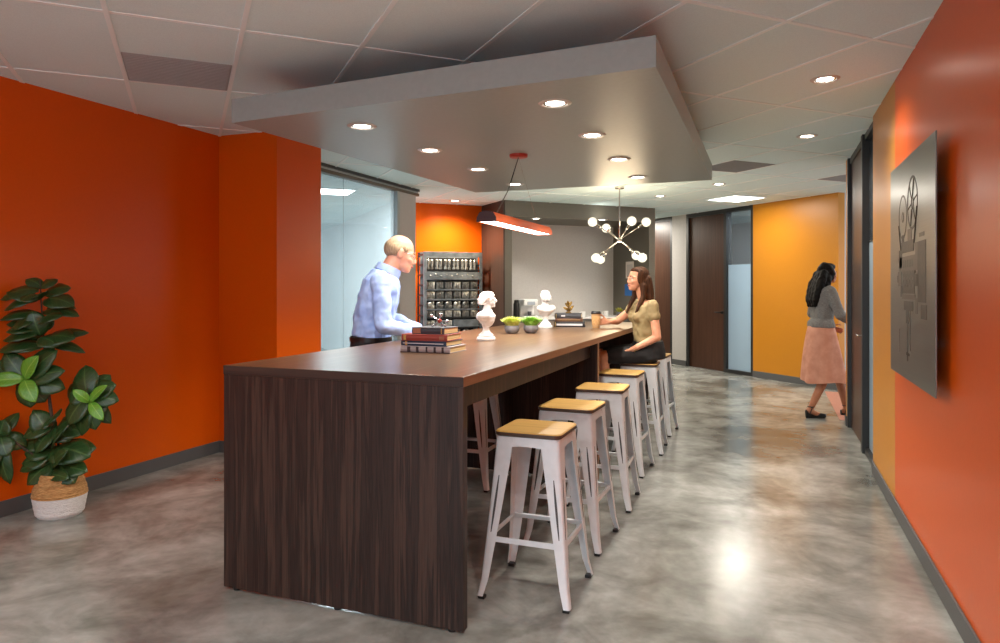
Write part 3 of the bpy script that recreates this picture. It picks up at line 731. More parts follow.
book((bx-.005,by,z), R(1), .305, .24, .036, PLAID, [(-.36,-.30,.05,.95,DKB),(-.18,-.13,.05,.95,DKB),(.02,.05,.05,.95,DKB),(.18,.22,.05,.95,DKB),(.34,.38,.05,.95,DKB),(-.5,.5,.0,.12,DKB)], 'pale grey book with dark bands at the bottom of the front stack', GB); z += .036
book((bx-.02,by+.005,z), R(-1), .285, .22, .030, NAVY, [(-.45,.45,.42,.58,WHT),(-.40,-.36,.1,.9,GOLD)], 'navy blue book second from bottom of the front stack', GB); z += .030
book((bx-.018,by,z), R(2), .280, .22, .036, REDB, [(.34,.44,.25,.75,TANL),(-.45,-.40,.1,.9,GOLD)], 'red book under the slate book in the front stack', GB); z += .036
book((bx-.0,by+.01,z), R(-2), .205, .19, .038, SLATE, [(-.46,-.22,.12,.88,TANL),(.42,.44,.1,.9,GOLD)], 'small slate book with tan label on top of the front stack', GB); z += .038
CHROME = mat('polished_silver', lin(205,205,208), .2, .9)
ty_ = thing('jack_sculpture', (bx+.02, by+.02, z), R(20), 'small silver ball-ended sculpture on top of the front book stack', 'ornament')
m = MB(); feet = [(-.040,-.012,.008),(.036,-.026,.008),(.012,.038,.008)]; c0 = Vector((0,0,.034))
tops = [(-.046,.0,.062),(.006,.012,.068),(.044,.012,.030)]
for p_ in feet+tops: m.tube([c0, p_], .0042, 8)
m.build('rods', CHROME, ty_, True)
m = MB()
for p_ in feet: m.ball(p_, .008)
for p_ in tops: m.ball(p_, .0105)
m.build('ball_ends', CHROME, ty_, True)
MB().ball((0,0,.034), .013).build('red_core', REDM, ty_, True)

def bake(o, name, m, parent=None):
    dg = bpy.context.evaluated_depsgraph_get(); me = bpy.data.meshes.new_from_object(o.evaluated_get(dg))
    me.name = name; me.materials.clear(); me.materials.append(m)
    bpy.data.objects.remove(o)
    n = bpy.data.objects.new(name, me); COL.objects.link(n)
    me.polygons.foreach_set('use_smooth', [True]*len(me.polygons)); me.update()
    if parent: n.parent = parent
    return n
def organic(mb, name, m, voxel=.008, smooth=4, parent=None, wrinkle=0, wsize=.08, sfac=.5):
    o = mb.build('tmp', m)
    r = o.modifiers.new('r', 'REMESH'); r.mode = 'VOXEL'; r.voxel_size = voxel; r.adaptivity = 0
    if smooth:
        s = o.modifiers.new('s', 'SMOOTH'); s.iterations = smooth; s.factor = sfac
    if wrinkle:
        tx = bpy.data.textures.new('folds', 'CLOUDS'); tx.noise_scale = wsize; tx.noise_depth = 2
        d = o.modifiers.new('d', 'DISPLACE'); d.texture = tx; d.strength = wrinkle; d.mid_level = .5; d.texture_coords = 'LOCAL'
        s = o.modifiers.new('s2', 'SMOOTH'); s.iterations = 1
    return bake(o, name, m, parent)
PLASTER = noise_color(mat('white_plaster', lin(232,230,226), .55), lin(226,224,220), lin(236,234,231), 30, 2)
def make_bust():
    t = thing('plaster_bust', (0,0,0))           # faces local +x
    MB().lathe([(.0,0),(.058,0),(.062,.006),(.062,.018),(.056,.024),(.046,.028),(.050,.034),(.044,.042),(.026,.058),(.020,.075),(.024,.092),(.030,.105)], 28).build('socle', PLASTER, t, True, 50)
    b = MB()
    Yr = lambda a: Matrix.Rotation(R(a), 3, 'Y')
    b.ball((-.006,0,.158), (.062,.080,.040)); b.ball((.006,0,.138), (.054,.058,.040)); b.ball((.012,0,.118), (.036,.040,.030))
    b.ball((-.012,.056,.166), (.044,.032,.030)); b.ball((-.012,-.056,.166), (.044,.032,.030)); b.ball((.030,0,.158), (.034,.046,.030))
    b.bone((.0,0,.170), (.012,0,.226), .031, .028)
    b.ball((.018,0,.192), (.028,.032,.014))               # cravat
    b.ball((.014,0,.270), (.044,.036,.046)); b.ball((.030,0,.246), (.028,.026,.030)); b.ball((-.004,0,.280), (.045,.040,.044))   # skull, jaw, hair
    for a in range(12):                                    # locks of hair at the back
        th = R(110+140*a/11)
        b.ball((-.006+.040*math.cos(th), .038*math.sin(th), .246+.011*(a%3)), .0125)
    for a in (-1,1):
        for k in range(4): b.ball((.012-.012*k, a*.036, .284-.012*k), .0125)
        b.ball((.046,a*.017,.278), (.010,.012,.005))      # brow
        b.ball((.044,a*.015,.252), (.010,.011,.012))      # cheek
    b.bone((.056,0,.278), (.068,0,.259), .005, .008)      # nose
    b.ball((.055,0,.244), (.008,.013,.004)); b.ball((.054,0,.238), (.008,.012,.004)); b.ball((.052,0,.227), (.011,.013,.009))
    b.ball((.018,0,.308), (.034,.031,.016)); b.ball((.046,0,.296), (.012,.022,.010))
    organic(b, 'head_and_shoulders', PLASTER, .0045, 2, t)
    return t
B1 = make_bust(); p1 = at(486, 340.5, TZ)
B1.location = p1; B1.rotation_euler = (0,0,YAW+R(0)); B1.scale = (1.04,1.04,1.05)
tag(B1, 'white plaster bust beside the front book stack, facing right', 'bust', 'white plaster busts on the table')
B2 = copy_tree(B1); B2.location = at(545.5, 328, TZ); B2.rotation_euler = (0,0,YAW+R(118)); 
tag(B2, 'white plaster bust between the grass pots and the far books', 'bust', 'white plaster busts on the table')

ZINC = noise_color(mat('zinc_pot', lin(122,120,122), .45, .2), lin(108,106,108), lin(134,132,134), 20, 3)
def grass_pot(px_, py_, m, rot, label):
    p_ = at(px_, py_, TZ)
    t = thing('grass_pot', p_, rot, label, 'potted plant', 'small potted grasses on the table')
    MB().lathe([(.034,0),(.050,.012),(.060,.035),(.060,.050),(.057,.064),(.053,.064),(.054,.05),(.05,.05),(0,.05)], 28).build('pot', ZINC, t, True)
    rnd = random.Random(px_); g = MB()
    g.ball((0,0,.080), (.054,.054,.036))
    for i in range(560):
        a = rnd.uniform(0, 6.283); rr_ = math.sqrt(rnd.random())*.052; L_ = rnd.uniform(.042,.064); tl = .08+rr_/.052*.62
        b0 = Vector((rr_*math.cos(a), rr_*math.sin(a), .070+.018*(1-(rr_/.052)**2))); d = Vector((math.cos(a)*tl+rnd.uniform(-.2,.2), math.sin(a)*tl+rnd.uniform(-.2,.2), 1)).normalized()
        sd = Vector((-math.sin(a), math.cos(a), 0))*.0028; th = d.cross(sd).normalized()*.0012
        mid = b0+d*L_*.6; tip = b0+d*L_+Vector((math.cos(a), math.sin(a), -.6))*.012
        g.add([b0-sd, b0+sd, b0+th, mid-sd*.9, mid+sd*.9, mid+th, tip], [[0,1,4,3],[1,2,5,4],[2,0,3,5],[3,4,6],[4,5,6],[5,3,6]])
    g.build('grass', m, t)
GR1 = noise_color(mat('lime_grass', lin(186,196,84), .7), lin(160,176,64), lin(206,212,112), 60, 2)
GR2 = noise_color(mat('green_grass', lin(118,162,52), .7), lin(96,142,40), lin(140,182,66), 60, 2)
grass_pot(512, 333.5, GR1, 0, 'small zinc pot of pale yellow green grass, left one of two')
grass_pot(531, 333.2, GR2, 1, 'small zinc pot of bright green grass, right one of two')
pb2 = at(567, 327, TZ); bx, by, z = pb2.x, pb2.y+.11, TZ; GB2 = 'books in the far stack'
book((bx,by,z), R(12), .285, .22, .050, BLK, [(-.42,.42,.25,.62,WHT),(-.47,-.45,.1,.9,GOLD)], 'black book with white spine marks at the bottom of the far stack', GB2); z += .050
book((bx-.01,by,z), R(14), .255, .20, .030, BRN, [(-.40,.40,.45,.55,GOLD)], 'thin brown book in the middle of the far stack', GB2); z += .030
book((bx-.015,by,z), R(11), .245, .20, .045, GRYB, [(-.25,-.10,.35,.65,WHT),(-.45,-.43,.1,.9,GOLD)], 'charcoal book on top of the far stack', GB2); z += .045
BRASS = mat('old_brass', lin(128,100,48), .4, .7)
bl = thing('brass_leaf_ornament', (bx-.01, by-.02, z), YAW, 'small brass leaf ornament standing on the far book stack', 'ornament')
MB().lathe([(0,0),(.028,0),(.030,.006),(.02,.012),(.006,.02)], 18).build('base', BRASS, bl, True)
m = MB(); m.tube([(0,0,.01),(.004,0,.05),(0,0,.085)], .004, 7); m.build('stem', BRASS, bl, True)
ls = LeafSet()
for b0, t0 in (((.002,0,.02),(-.052,-.01,.058)),((.002,0,.03),(.050,-.01,.072)),((.002,0,.05),(-.030,.01,.098)),((.002,0,.06),(.034,.01,.112)),((.0,0,.075),(-.01,-.01,.118)),((.002,0,.02),(.03,-.03,.045)),((.0,0,.022),(-.02,-.04,.05))):
    ls.leaf(b0, t0, .030, (0,-1,.5), .2, .1, 5, 4)
ls.build('leaves', BRASS, bl)
cpp = at(596, 328, TZ)
cu = thing('paper_cup', cpp, 0, 'takeaway coffee cup with brown sleeve in the seated woman\'s hand', 'cup')
KRAFT = noise_color(mat('kraft_sleeve', lin(196,150,96), .8), lin(184,138,86), lin(206,160,106), 80, 2)
MB().lathe([(0,0),(.031,0),(.032,.003),(.043,.132)], 28).build('cup_body', cmat('paper_white',(190,150,104)), cu, True)
MB().lathe([(.0345,.03),(.0350,.028),(.0424,.105),(.0415,.107)], 28, cap=False).build('sleeve', KRAFT, cu, True)
MB().lathe([(.0445,.128),(.0460,.131),(.0455,.138),(.0425,.141),(.040,.152),(.034,.154),(.0,.151)], 28, cap=False).build('lid', BLACKP, cu, True)

# ------------------------------------------------------------------ niche: counter, coffee maker, pots, notice
WHITEQ = mat('white_quartz', lin(228,226,222), .25)
CABM = noise_color(mat('cabinet_grey', lin(86,84,80), .5), lin(84,82,78), lin(90,88,84), 30, 2)
CZ = .93; CS0 = SB-.62
x, y = cs((C1+C2)/2, CS0); hw = (C2-C1)/2
ct = thing('coffee_counter', (x, y, 0), R(45), 'low grey counter with white worktop inside the coffee niche', 'counter')
MB().box(-hw+.004, hw-.004, .03, .615, .09, CZ-.03).box(-hw+.004, hw-.004, .08, .615, 0, .09).build('cabinet_body', CABM, ct)
MB().box(-hw+.002, hw-.002, 0, .617, CZ-.03, CZ, bev=.003).build('worktop', WHITEQ, ct)
for k in range(5):
    a = -hw+.01+k*(2*hw-.02)/5; b_ = a+(2*hw-.02)/5-.006
    d = MB().box(a, b_, .010, .03, .10, CZ-.04, bev=.002).build('door', CABM, ct)
    MB().box((a+b_)/2-.06, (a+b_)/2+.06, -.004, .011, CZ-.09, CZ-.08, bev=.002).build('handle', STEEL, d)
def on_counter(px_, back=.25):
    r = (px_-500)/F; s = CS0+back; c = (s*(.4067+r*.9135))/(.9135-r*.4067)
    X, Y = cs(c, s); return Vector((X, Y, CZ))
WPL = mat('white_plastic', lin(232,231,229), .35)
cm = thing('coffee_maker', on_counter(528, .3), R(45), 'white single-serve coffee maker on the niche counter', 'coffee maker')
MB().box(-.13,.13,-.12,.16,0,.03,bev=.012).box(-.13,.13,.02,.16,.03,.30,bev=.02).box(-.13,.13,-.12,.05,.19,.30,bev=.02).build('body', WPL, cm, True)
MB().box(-.07,.07,-.126,-.11,.205,.265,bev=.005).build('control_panel', ALU, cm)
MB().box(-.08,.08,-.115,.0,.03,.036).build('drip_tray', BLACKP, cm)
MB().lathe([(.03,.036),(.036,.10),(.034,.10),(.028,.04)], 18, Matrix.Translation((0,-.06,0)), cap=False).lathe([(0,.036),(.03,.036)],18,Matrix.Translation((0,-.06,0))).build('carafe', cmat('grey_carafe',(90,88,92)), cm, True)
bt = thing('black_thermos', on_counter(516.5, .3), 0, 'black thermos standing left of the white coffee maker', 'flask')
MB().lathe([(0,0),(.05,0),(.052,.01),(.052,.22),(.044,.245)], 22).build('body', BLACKP, bt, True)
MB().lathe([(.040,.244),(.04,.28),(.03,.29),(0,.29)], 22).build('lid', BLACKP, bt, True)
for i, (pp, lb) in enumerate(((583,'white mug on the niche counter, left of the coffee cup'),(598,'white mug on niche counter behind the seated woman\'s forearm'),(606,'second white mug on niche counter, right of its twin'))):
    mg = thing('white_mug', on_counter(pp, .12+.05*i), R(200), lb, 'mug', 'white mugs on the niche counter')
    MB().lathe([(0,0),(.036,0),(.040,.006),(.041,.09),(.038,.09),(.036,.012),(0,.010)], 20, cap=False).build('bowl', WPL, mg, True)
    MB().tube([(.038,0,.075),(.058,0,.07),(.064,0,.048),(.056,0,.026),(.038,0,.02)], .005, 8).build('handle', WPL, mg, True)
pp = thing('potted_succulent', on_counter(619.5, .16), 0, 'yellow green potted succulent on counter behind the seated woman', 'potted plant')
MB().lathe([(0,0),(.05,0),(.06,.07),(.054,.07),(.05,.06),(0,.06)], 20, cap=False).build('pot', ZINC, pp, True)
ls = LeafSet(); rnd = random.Random(3)
for k in range(26):
    a = k*2.4; t_ = .35+.65*(k/26)
    ls.leaf((0,0,.06), (.10*t_*math.cos(a), .10*t_*math.sin(a), .15-.07*t_+rnd.uniform(0,.04)), .035, (0,0,1), -.2, .25, 5, 4)
ls.build('leaves', mat('succulent', lin(150,150,50), .5), pp)
# papers on the niche's right wall
def wall_paper(name, s0, s1, z0, z1, m, label, cat):
    x, y = cs(C2, (s0+s1)/2); t = thing(name, (x, y, z0), R(45), label, cat)
    MB().box(-.006, 0, -(s1-s0)/2, (s1-s0)/2, 0, z1-z0, bev=.001).build('sheet', m, t); return t
def s_on_right(px_):
    r = (px_-500)/F; return (C2*(.9135-r*.4067))/(.4067+r*.9135)
sa, sb = s_on_right(634), s_on_right(626)
wn = wall_paper('notice', sa, sb, 1.58, 1.87, cmat('notice_white',(214,206,196)), 'white paper notice on niche wall behind the seated woman\'s head', 'notice')
MB().box(-.0065, -.006, -(sb-sa)*.36, (sb-sa)*.36, .05, .24).build('printed_block', cmat('notice_print',(190,184,178)), wn)
sa, sb = s_on_right(632), s_on_right(625)
wall_paper('blue_card', sa, sb, 1.28, 1.48, cmat('blue_card',(40,104,176)), 'blue card on the niche wall in front of the seated woman\'s chin', 'card')

# ------------------------------------------------------------------ equipment rack in front of the orange wall
RK = noise_color(mat('rack_steel', lin(120,126,130), .4, .4), lin(102,108,112), lin(136,142,146), 8, 3)
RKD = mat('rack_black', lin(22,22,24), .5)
SILV = noise_color(mat('component_silver', lin(176,174,164), .35, .6), lin(140,138,128), lin(200,198,190), 25, 2)
SILD = noise_color(mat('component_grey', lin(116,116,112), .4, .5), lin(96,96,92), lin(136,136,132), 25, 2)
rs = 10.10
def c_at(px_, s): r = (px_-500)/F; return (s*(.4067+r*.9135))/(.9135-r*.4067)
rc0, rc1 = c_at(424, rs), c_at(482.5, rs)
x, y = cs((rc0+rc1)/2, rs); rw = (rc1-rc0)/2
rk = thing('equipment_rack', (x, y, 0), R(45), 'tall steel rack filled with rows of small silver parts by the orange wall', 'rack')
RH = 1.965
MB().box(-rw, rw, .19, .20, .05, RH).build('back_panel', RK, rk)
fr = MB().box(-rw, -rw+.045, 0, .03, 0, RH, bev=.002).box(rw-.045, rw, 0, .03, 0, RH, bev=.002).box(-rw+.045, rw-.045, 0, .03, RH-.075, RH, bev=.002).box(-rw+.045, rw-.045, 0, .03, .0, .06, bev=.002)
fr.box(-rw+.045, rw-.045, 0, .03, 1.54, 1.66, bev=.002)
fr.build('front_frame', RK, rk)
for sx in (-1, 1):
    ld = MB(); xx = sx*(rw-.008)
    ld.box(xx-.008, xx+.008, .03, .05, 0, RH).box(xx-.008, xx+.008, .30, .335, 0, RH)
    for k in range(13): ld.box(xx-.008, xx+.008, .05, .30, .06+k*.154, .085+k*.154)
    ld.build('side_ladder', RKD, rk)
MB().box(-rw+.016, rw-.016, .30, .33, 0, .08).box(-rw+.016, rw-.016, .30, .33, RH-.08, RH).build('rear_brace', RKD, rk)
rows = [(1.70,1.86,6,'a'), (1.40,1.51,6,'b'), (1.25,1.36,6,'b'), (1.10,1.21,6,'c'), (.97,1.07,6,'b'), (.82,.92,3,'b'), (.66,.78,6,'c'), (.42,.58,7,'a'), (.16,.34,7,'a')]
rnd = random.Random(11)
for r_, (z0, z1, n, kd) in enumerate(rows):
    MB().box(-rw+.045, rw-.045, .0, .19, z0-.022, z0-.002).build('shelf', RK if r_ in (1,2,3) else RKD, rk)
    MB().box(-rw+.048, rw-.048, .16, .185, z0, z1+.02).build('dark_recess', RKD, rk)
    W = (2*rw-.11)
    for k in range(n):
        a = -rw+.06+W*k/6 if n != 7 else -rw+.06+W*k/7
        wdt = (W/6 if n != 7 else W/7)-.022
        mm = SILV if (kd == 'a' or rnd.random() < .5) else SILD
        c = MB(); h = z1-z0
        if kd == 'a':
            for q in (.12, .62): c.lathe([(0,0),(wdt*.2,0),(wdt*.22,h*.1),(wdt*.14,h*.3),(wdt*.2,h*.5),(wdt*.2,h*.86),(wdt*.1,h*.95),(0,h*.95)], 12, Matrix.Translation((a+wdt*(q+.13), .08, z0)))
        elif kd == 'b':
            c.box(a, a+wdt, .02, .15, z0, z1, bev=.006)
            for q in range(3): c.box(a+wdt*(.12+.28*q), a+wdt*(.26+.28*q), .012, .022, z0+h*.2, z0+h*.85, bev=.002)
        else:
            c.box(a, a+wdt, .03, .15, z0, z0+h*.5, bev=.005)
            c.lathe([(0,0),(wdt*.28,0),(wdt*.28,.05),(wdt*.18,.06),(0,.06)], 14, Matrix.Translation((a+wdt*.3, .05, z0+h*.65)) @ Matrix.Rotation(R(90), 4, 'X'))
            c.box(a+wdt*.65, a+wdt*.95, .03, .12, z0+h*.5, z1, bev=.004)
        c.build('component', mm, rk, True, 30)
MB().box(.0, rw-.06, .0, .06, .82, .93, bev=.004).build('grey_bar', RK, rk)
PANELK = MB()
for k in range(9): PANELK.lathe([(0,0),(.011,0),(.011,.02),(.007,.024),(0,.024)], 12, Matrix.Translation((-rw+.10+k*.085, 0, 1.60+.02*(k%2))) @ Matrix.Rotation(R(90), 4, 'X'))
PANELK.build('knobs', SILV, rk, True)

# ------------------------------------------------------------------ people
def skin(name, a, b_): return noise_color(mat(name, a, .5, 0, **{'Subsurface Weight': .08}), a, b_, 18, 3)
SKIN1 = skin('skin_fair', lin(222,164,138), lin(232,176,150)); SKIN2 = skin('skin_light', lin(214,150,116), lin(224,164,130)); SKIN3 = skin('skin_tan', lin(176,112,78), lin(188,124,90))
SHIRT = noise_color(mat('blue_shirt', lin(160,184,236), .8), lin(150,176,234), lin(170,194,240), 10, 2)
PANTS = noise_color(mat('black_cloth_trousers', lin(26,25,27), .8), lin(22,22,24), lin(32,31,33), 30, 2)
BLOUSE = noise_color(mat('olive_blouse', lin(150,130,88), .7), lin(142,122,80), lin(158,138,96), 12, 2)
SKIRTB = noise_color(mat('black_skirt', lin(24,24,25), .75), lin(20,20,21), lin(30,30,31), 30, 2)
KNIT = noise_color(mat('grey_knit', lin(126,124,122), .9), lin(112,110,108), lin(138,136,134), 60, 3, (1,1,3), bump=.3)
PINK = noise_color(mat('pink_skirt', lin(214,150,124), .8), lin(206,140,114), lin(220,158,132), 12, 2)
def hairmat(name, a, b_): return noise_color(mat(name, a, .6, 0, **{'Specular IOR Level': .16}), a, b_, 12, 4, (9,9,.8), bump=.4)
HAIRB = hairmat('brown_hair', lin(46,27,16), lin(84,52,30)); HAIRK = hairmat('black_hair', lin(12,10,10), lin(24,20,19)); HAIRG = hairmat('grey_hair', lin(150,128,100), lin(186,164,136))
EYEW, EYED, LIPS = cmat('eye_white',(225,220,214),.2), cmat('iris',(46,34,28),.2), cmat('lips',(176,92,84),.45)
BROW = cmat('eyebrow',(78,56,40),.8); LEATHER = cmat('black_leather',(20,19,19),.4)

def torso(m, secs, grow=0):
    # secs: (centre xyz, half depth x, half width y); rings tilt with the spine
    rg = []
    for k, (c, hd, hw_) in enumerate(secs):
        c = Vector(c); d = (Vector(secs[min(k+1,len(secs)-1)][0])-Vector(secs[max(k-1,0)][0])).normalized()
        y = Vector((0,1,0)); x = y.cross(d).normalized()
        rg.append([c+x*(hd+grow)*math.copysign(abs(math.cos(t))**.85, math.cos(t))+y*(hw_+grow)*math.copysign(abs(math.sin(t))**.85, math.sin(t)) for t in [2*math.pi*i/20 for i in range(20)]])
    m.rings(rg)
def chain(m, pts, rads, grow=0, sq=1.0):
    for a, b_, ra, rb in zip(pts, pts[1:], rads, rads[1:]): m.bone(a, b_, ra+grow, rb+grow, sq=sq)
def head(m, M, s=1.0, jaw=1.0, nose=1.0):
    # M places the head (x face forward, z up), centre of skull at origin; face features are moulded in
    def E(c, r): m.ball(M @ Vector([q*s for q in c]), tuple(q*s for q in r), M.to_3x3())
    E((-.010,0,.030), (.094,.076,.086)); E((.018,0,-.010), (.078,.070,.082)); E((.040,0,-.062), (.050*jaw,.052*jaw,.048)); E((.068,0,-.090), (.024*jaw,.026*jaw,.020))
    for a in (-1, 1):
        E((.068,a*.034,.014), (.020,.024,.010)); E((.066,a*.036,-.026), (.024,.024,.022)); E((-.004,a*.075,-.008), (.018,.010,.030)); E((.0,a*.080,.010), (.014,.006,.014))
    m.bone(M @ Vector((.088*s,0,.010*s)), M @ Vector(((.086+.022*nose)*s,0,-.030*s)), .009*s, .0125*s)
    E((.092,.011,-.036), (.012,.009,.007)); E((.092,-.011,-.036), (.012,.009,.007))
    E((.086,0,-.060), (.014,.024,.007)); E((.084,0,-.070), (.013,.020,.007))
def face(M, s, parent, lips=True, brow=BROW):
    for a in (-1, 1):
        e = MB().ball(M @ Vector((.0745*s,a*.032*s,0)), .0115*s, None, n=10).build('eye', EYEW, parent, True)
        MB().ball(M @ Vector((.0818*s,a*.0315*s,0)), .0062*s, None, n=8).build('iris', EYED, e, True)
        MB().tube([M @ Vector((q[0]*s, a*q[1]*s, q[2]*s)) for q in ((.091,.014,.022),(.091,.032,.028),(.078,.052,.022))], .0035*s, 6).build('eyebrow', brow, parent, True)
    if lips:
        MB().tube([M @ Vector((q[0]*s,q[1]*s,q[2]*s)) for q in ((.086,-.022,-.063),(.0985,-.008,-.062),(.100,0,-.063),(.0985,.008,-.062),(.086,.022,-.063))], [.002*s,.0055*s,.0058*s,.0055*s,.002*s], 8).build('lips', LIPS, parent, True)
def hand(m, wrist, dirv, palm, side, curl=.35, s=1.0, spread=.10):
    """palm + five fingers; dirv = along the fingers, palm = palm normal, side = direction of the thumb."""
    w, d, pn, sd = Vector(wrist), Vector(dirv).normalized(), Vector(palm).normalized(), Vector(side).normalized()
    for q in (-.026,-.009,.009,.026): m.bone(w+sd*q*s*.7, w+d*.085*s+sd*q*s, .014*s, .0115*s, 8)
    for q, L_, r_ in ((.029,.070,.0088),(.010,.079,.0090),(-.010,.073,.0086),(-.028,.058,.0078)):
        p = w+d*.088*s+sd*q*s; dd = (d+sd*q*spread/.03).normalized()
        for k, fr_ in enumerate((.45,.32,.23)):
            ang = curl*(k+.6); v = (dd*math.cos(ang)+pn*math.sin(ang)).normalized(); e = p+v*L_*fr_*s
            m.bone(p, e, r_*s*(1-.08*k), r_*s*(.93-.08*k), 8); p = e
    p = w+d*.028*s+sd*.030*s
    for k, L_ in enumerate((.040,.032,.026)):
        v = (sd*(.75-.3*k)+d*(.65+.15*k)+pn*(.15+curl*.4*k)).normalized(); e = p+v*L_*s; m.bone(p, e, .0115*s*(1-.09*k), .0105*s*(1-.09*k), 8); p = e

# --- man standing at the left of the table, local x forward, y left
def make_man():
    u, v = room((371-500)/F*5.04, 5.04)
    root_loc = (u, v, 0); rz = YAW+R(16)
    shR, elR, wrR = Vector((.045,-.175,1.475)), Vector((.06,-.265,1.165)), Vector((.33,-.205,1.105))
    shL, elL, wrL = Vector((.085,.175,1.475)), Vector((.16,.255,1.19)), Vector((.38,.19,1.105))
    hips = [((.0,-.095,.93),(.02,-.10,.50),(-.01,-.105,.09)), ((.0,.095,.93),(.02,.10,.50),(-.01,.105,.09))]
    secs = [((-.005,0,.90),.115,.165),((-.01,0,.98),.12,.17),((.0,0,1.08),.122,.165),((.02,0,1.20),.128,.172),((.05,0,1.34),.130,.190),((.075,0,1.45),.118,.182),((.105,0,1.525),.085,.125)]
    HM = Matrix.Translation((.207,0,1.672)) @ Matrix.Rotation(R(16), 4, 'Y') @ Matrix.Rotation(R(-2), 4, 'Z')
    b = MB(); torso(b, secs)
    b.bone((.095,0,1.49), (.170,0,1.62), .070, .066); b.ball((.235,0,1.575), (.05,.05,.035)); head(b, HM, 1.13, 1.08)
    for s_, e_, w_ in ((shR,elR,wrR),(shL,elL,wrL)):
        chain(b, [s_,e_,w_], [.052,.042,.028])
    for h_, k_, a_ in hips:
        chain(b, [h_,k_,a_], [.085,.055,.040]); b.bone(Vector(a_)+Vector((-.02,0,-.04)), Vector(a_)+Vector((.15,0,-.055)), .036, .028)
    hand(b, wrR+Vector((.02,.01,-.008)), (1,.25,-.16), (0,0,-1), (.0,1,0), .14)
    hand(b, wrL+Vector((.02,-.01,-.008)), (1,-.25,-.16), (0,0,-1), (.0,-1,0), .14)
    body = organic(b, 'person', SKIN1, .0075, 3)
    body.location = root_loc; body.rotation_euler = (0,0,rz)
    tag(body, 'balding man in a light blue shirt leaning on the far left of the table', 'person')
    face(HM, 1.13, body, True, cmat('grey_brow',(150,124,100),.8))
    # shirt
    c = MB(); torso(c, [((-.004,0,1.06),.124,.168)]+[s_ for s_ in secs[2:]], .014)
    for s_, e_, w_ in ((shR,elR,wrR),(shL,elL,wrL)):
        chain(c, [s_,e_,w_+(e_-w_).normalized()*.02], [.064,.054,.040], .006)
        c.bone(w_+(e_-w_).normalized()*.05, w_+(e_-w_).normalized()*.012, .036, .036)
    sh = organic(c, 'shirt', SHIRT, .010, 3, body, .030, .085)
    col = MB(); CM = Matrix.Translation((.118,0,1.535)) @ Matrix.Rotation(R(24), 4, 'Y')
    N_ = 26
    def cr(r_, z_, drop): return [CM @ Vector((.086*r_*math.cos(t), .084*r_*math.sin(t), z_-drop*math.cos(t/2)**8-drop*math.cos((2*math.pi-t)/2)**8)) for t in [.28+(2*math.pi-.56)*i/(N_-1) for i in range(N_)]]
    col.rings([cr(1.0,-.012,0), cr(.97,.040,.0), cr(1.04,.046,.0), cr(1.16,.0,.02), cr(1.14,-.008,.02)], cap=False, close=False)
    co_ = col.build('collar', SHIRT, sh, True); md = co_.modifiers.new('t', 'SOLIDIFY'); md.thickness = .004
    # trousers, belt, shoes
    t = MB(); torso(t, [((-.01,0,.86),.12,.17),((-.012,0,.93),.128,.178),((-.008,0,1.0),.128,.176),((-.002,0,1.075),.127,.172)], .012)
    for h_, k_, a_ in hips: chain(t, [h_,k_,Vector(a_)+Vector((0,0,.02))], [.100,.075,.062], .008)
    organic(t, 'trousers', PANTS, .012, 3, body, .012, .1)
    bl_ = MB(); bl_.rings([[Vector((-.002+(.144+dr_)*math.cos(q), (.188+dr_)*math.sin(q), z_)) for q in [2*math.pi*i/36 for i in range(36)]] for z_, dr_ in ((1.045,.0),(1.045,.006),(1.077,.006),(1.077,0))], cap=False)
    bl_.build('belt', LEATHER, body, True)
    for h_, k_, a_ in hips:
        s_ = MB(); a_ = Vector(a_); s_.bone(a_+Vector((-.03,0,-.045)), a_+Vector((.17,0,-.052)), .045, .038); s_.bone(a_+Vector((-.02,0,.0)), a_+Vector((.02,0,-.03)), .048, .045)
        o = organic(s_, 'shoe', LEATHER, .010, 3, body)
        for vtx in o.data.vertices: vtx.co.z = max(vtx.co.z, 0)
    # fringe of grey hair round the back and sides, ears left free
    h = MB()
    def E(c, r, a=0): h.ball(HM @ Vector([q*1.13 for q in c]), tuple(q*1.13 for q in r), HM.to_3x3())
    E((-.050,0,.022), (.062,.070,.066))
    for a in (-1,1): E((-.030,a*.040,.018), (.055,.042,.048)); E((.018,a*.062,.030), (.026,.016,.022))
    organic(h, 'hair', HAIRG, .007, 2, body)
    gl = MB()
    for a in (-1,1):
        cc = Vector((.108,a*.034,.0)); gl.tube([HM @ (cc+Vector((0,.024*math.cos(q)*1.05,.018*math.sin(q))))*1 for q in [2*math.pi*i/16 for i in range(17)]], .0016, 5)
        gl.tube([HM @ Vector((.106,a*.060,.004)), HM @ Vector((.05,a*.086,.008)), HM @ Vector((.0,a*.088,.012))], .0018, 5)
    gl.tube([HM @ Vector((.110,-.010,.004)), HM @ Vector((.110,.010,.004))], .0016, 5)
    gl.build('glasses', CHROME, body, True)
    return body
make_man()

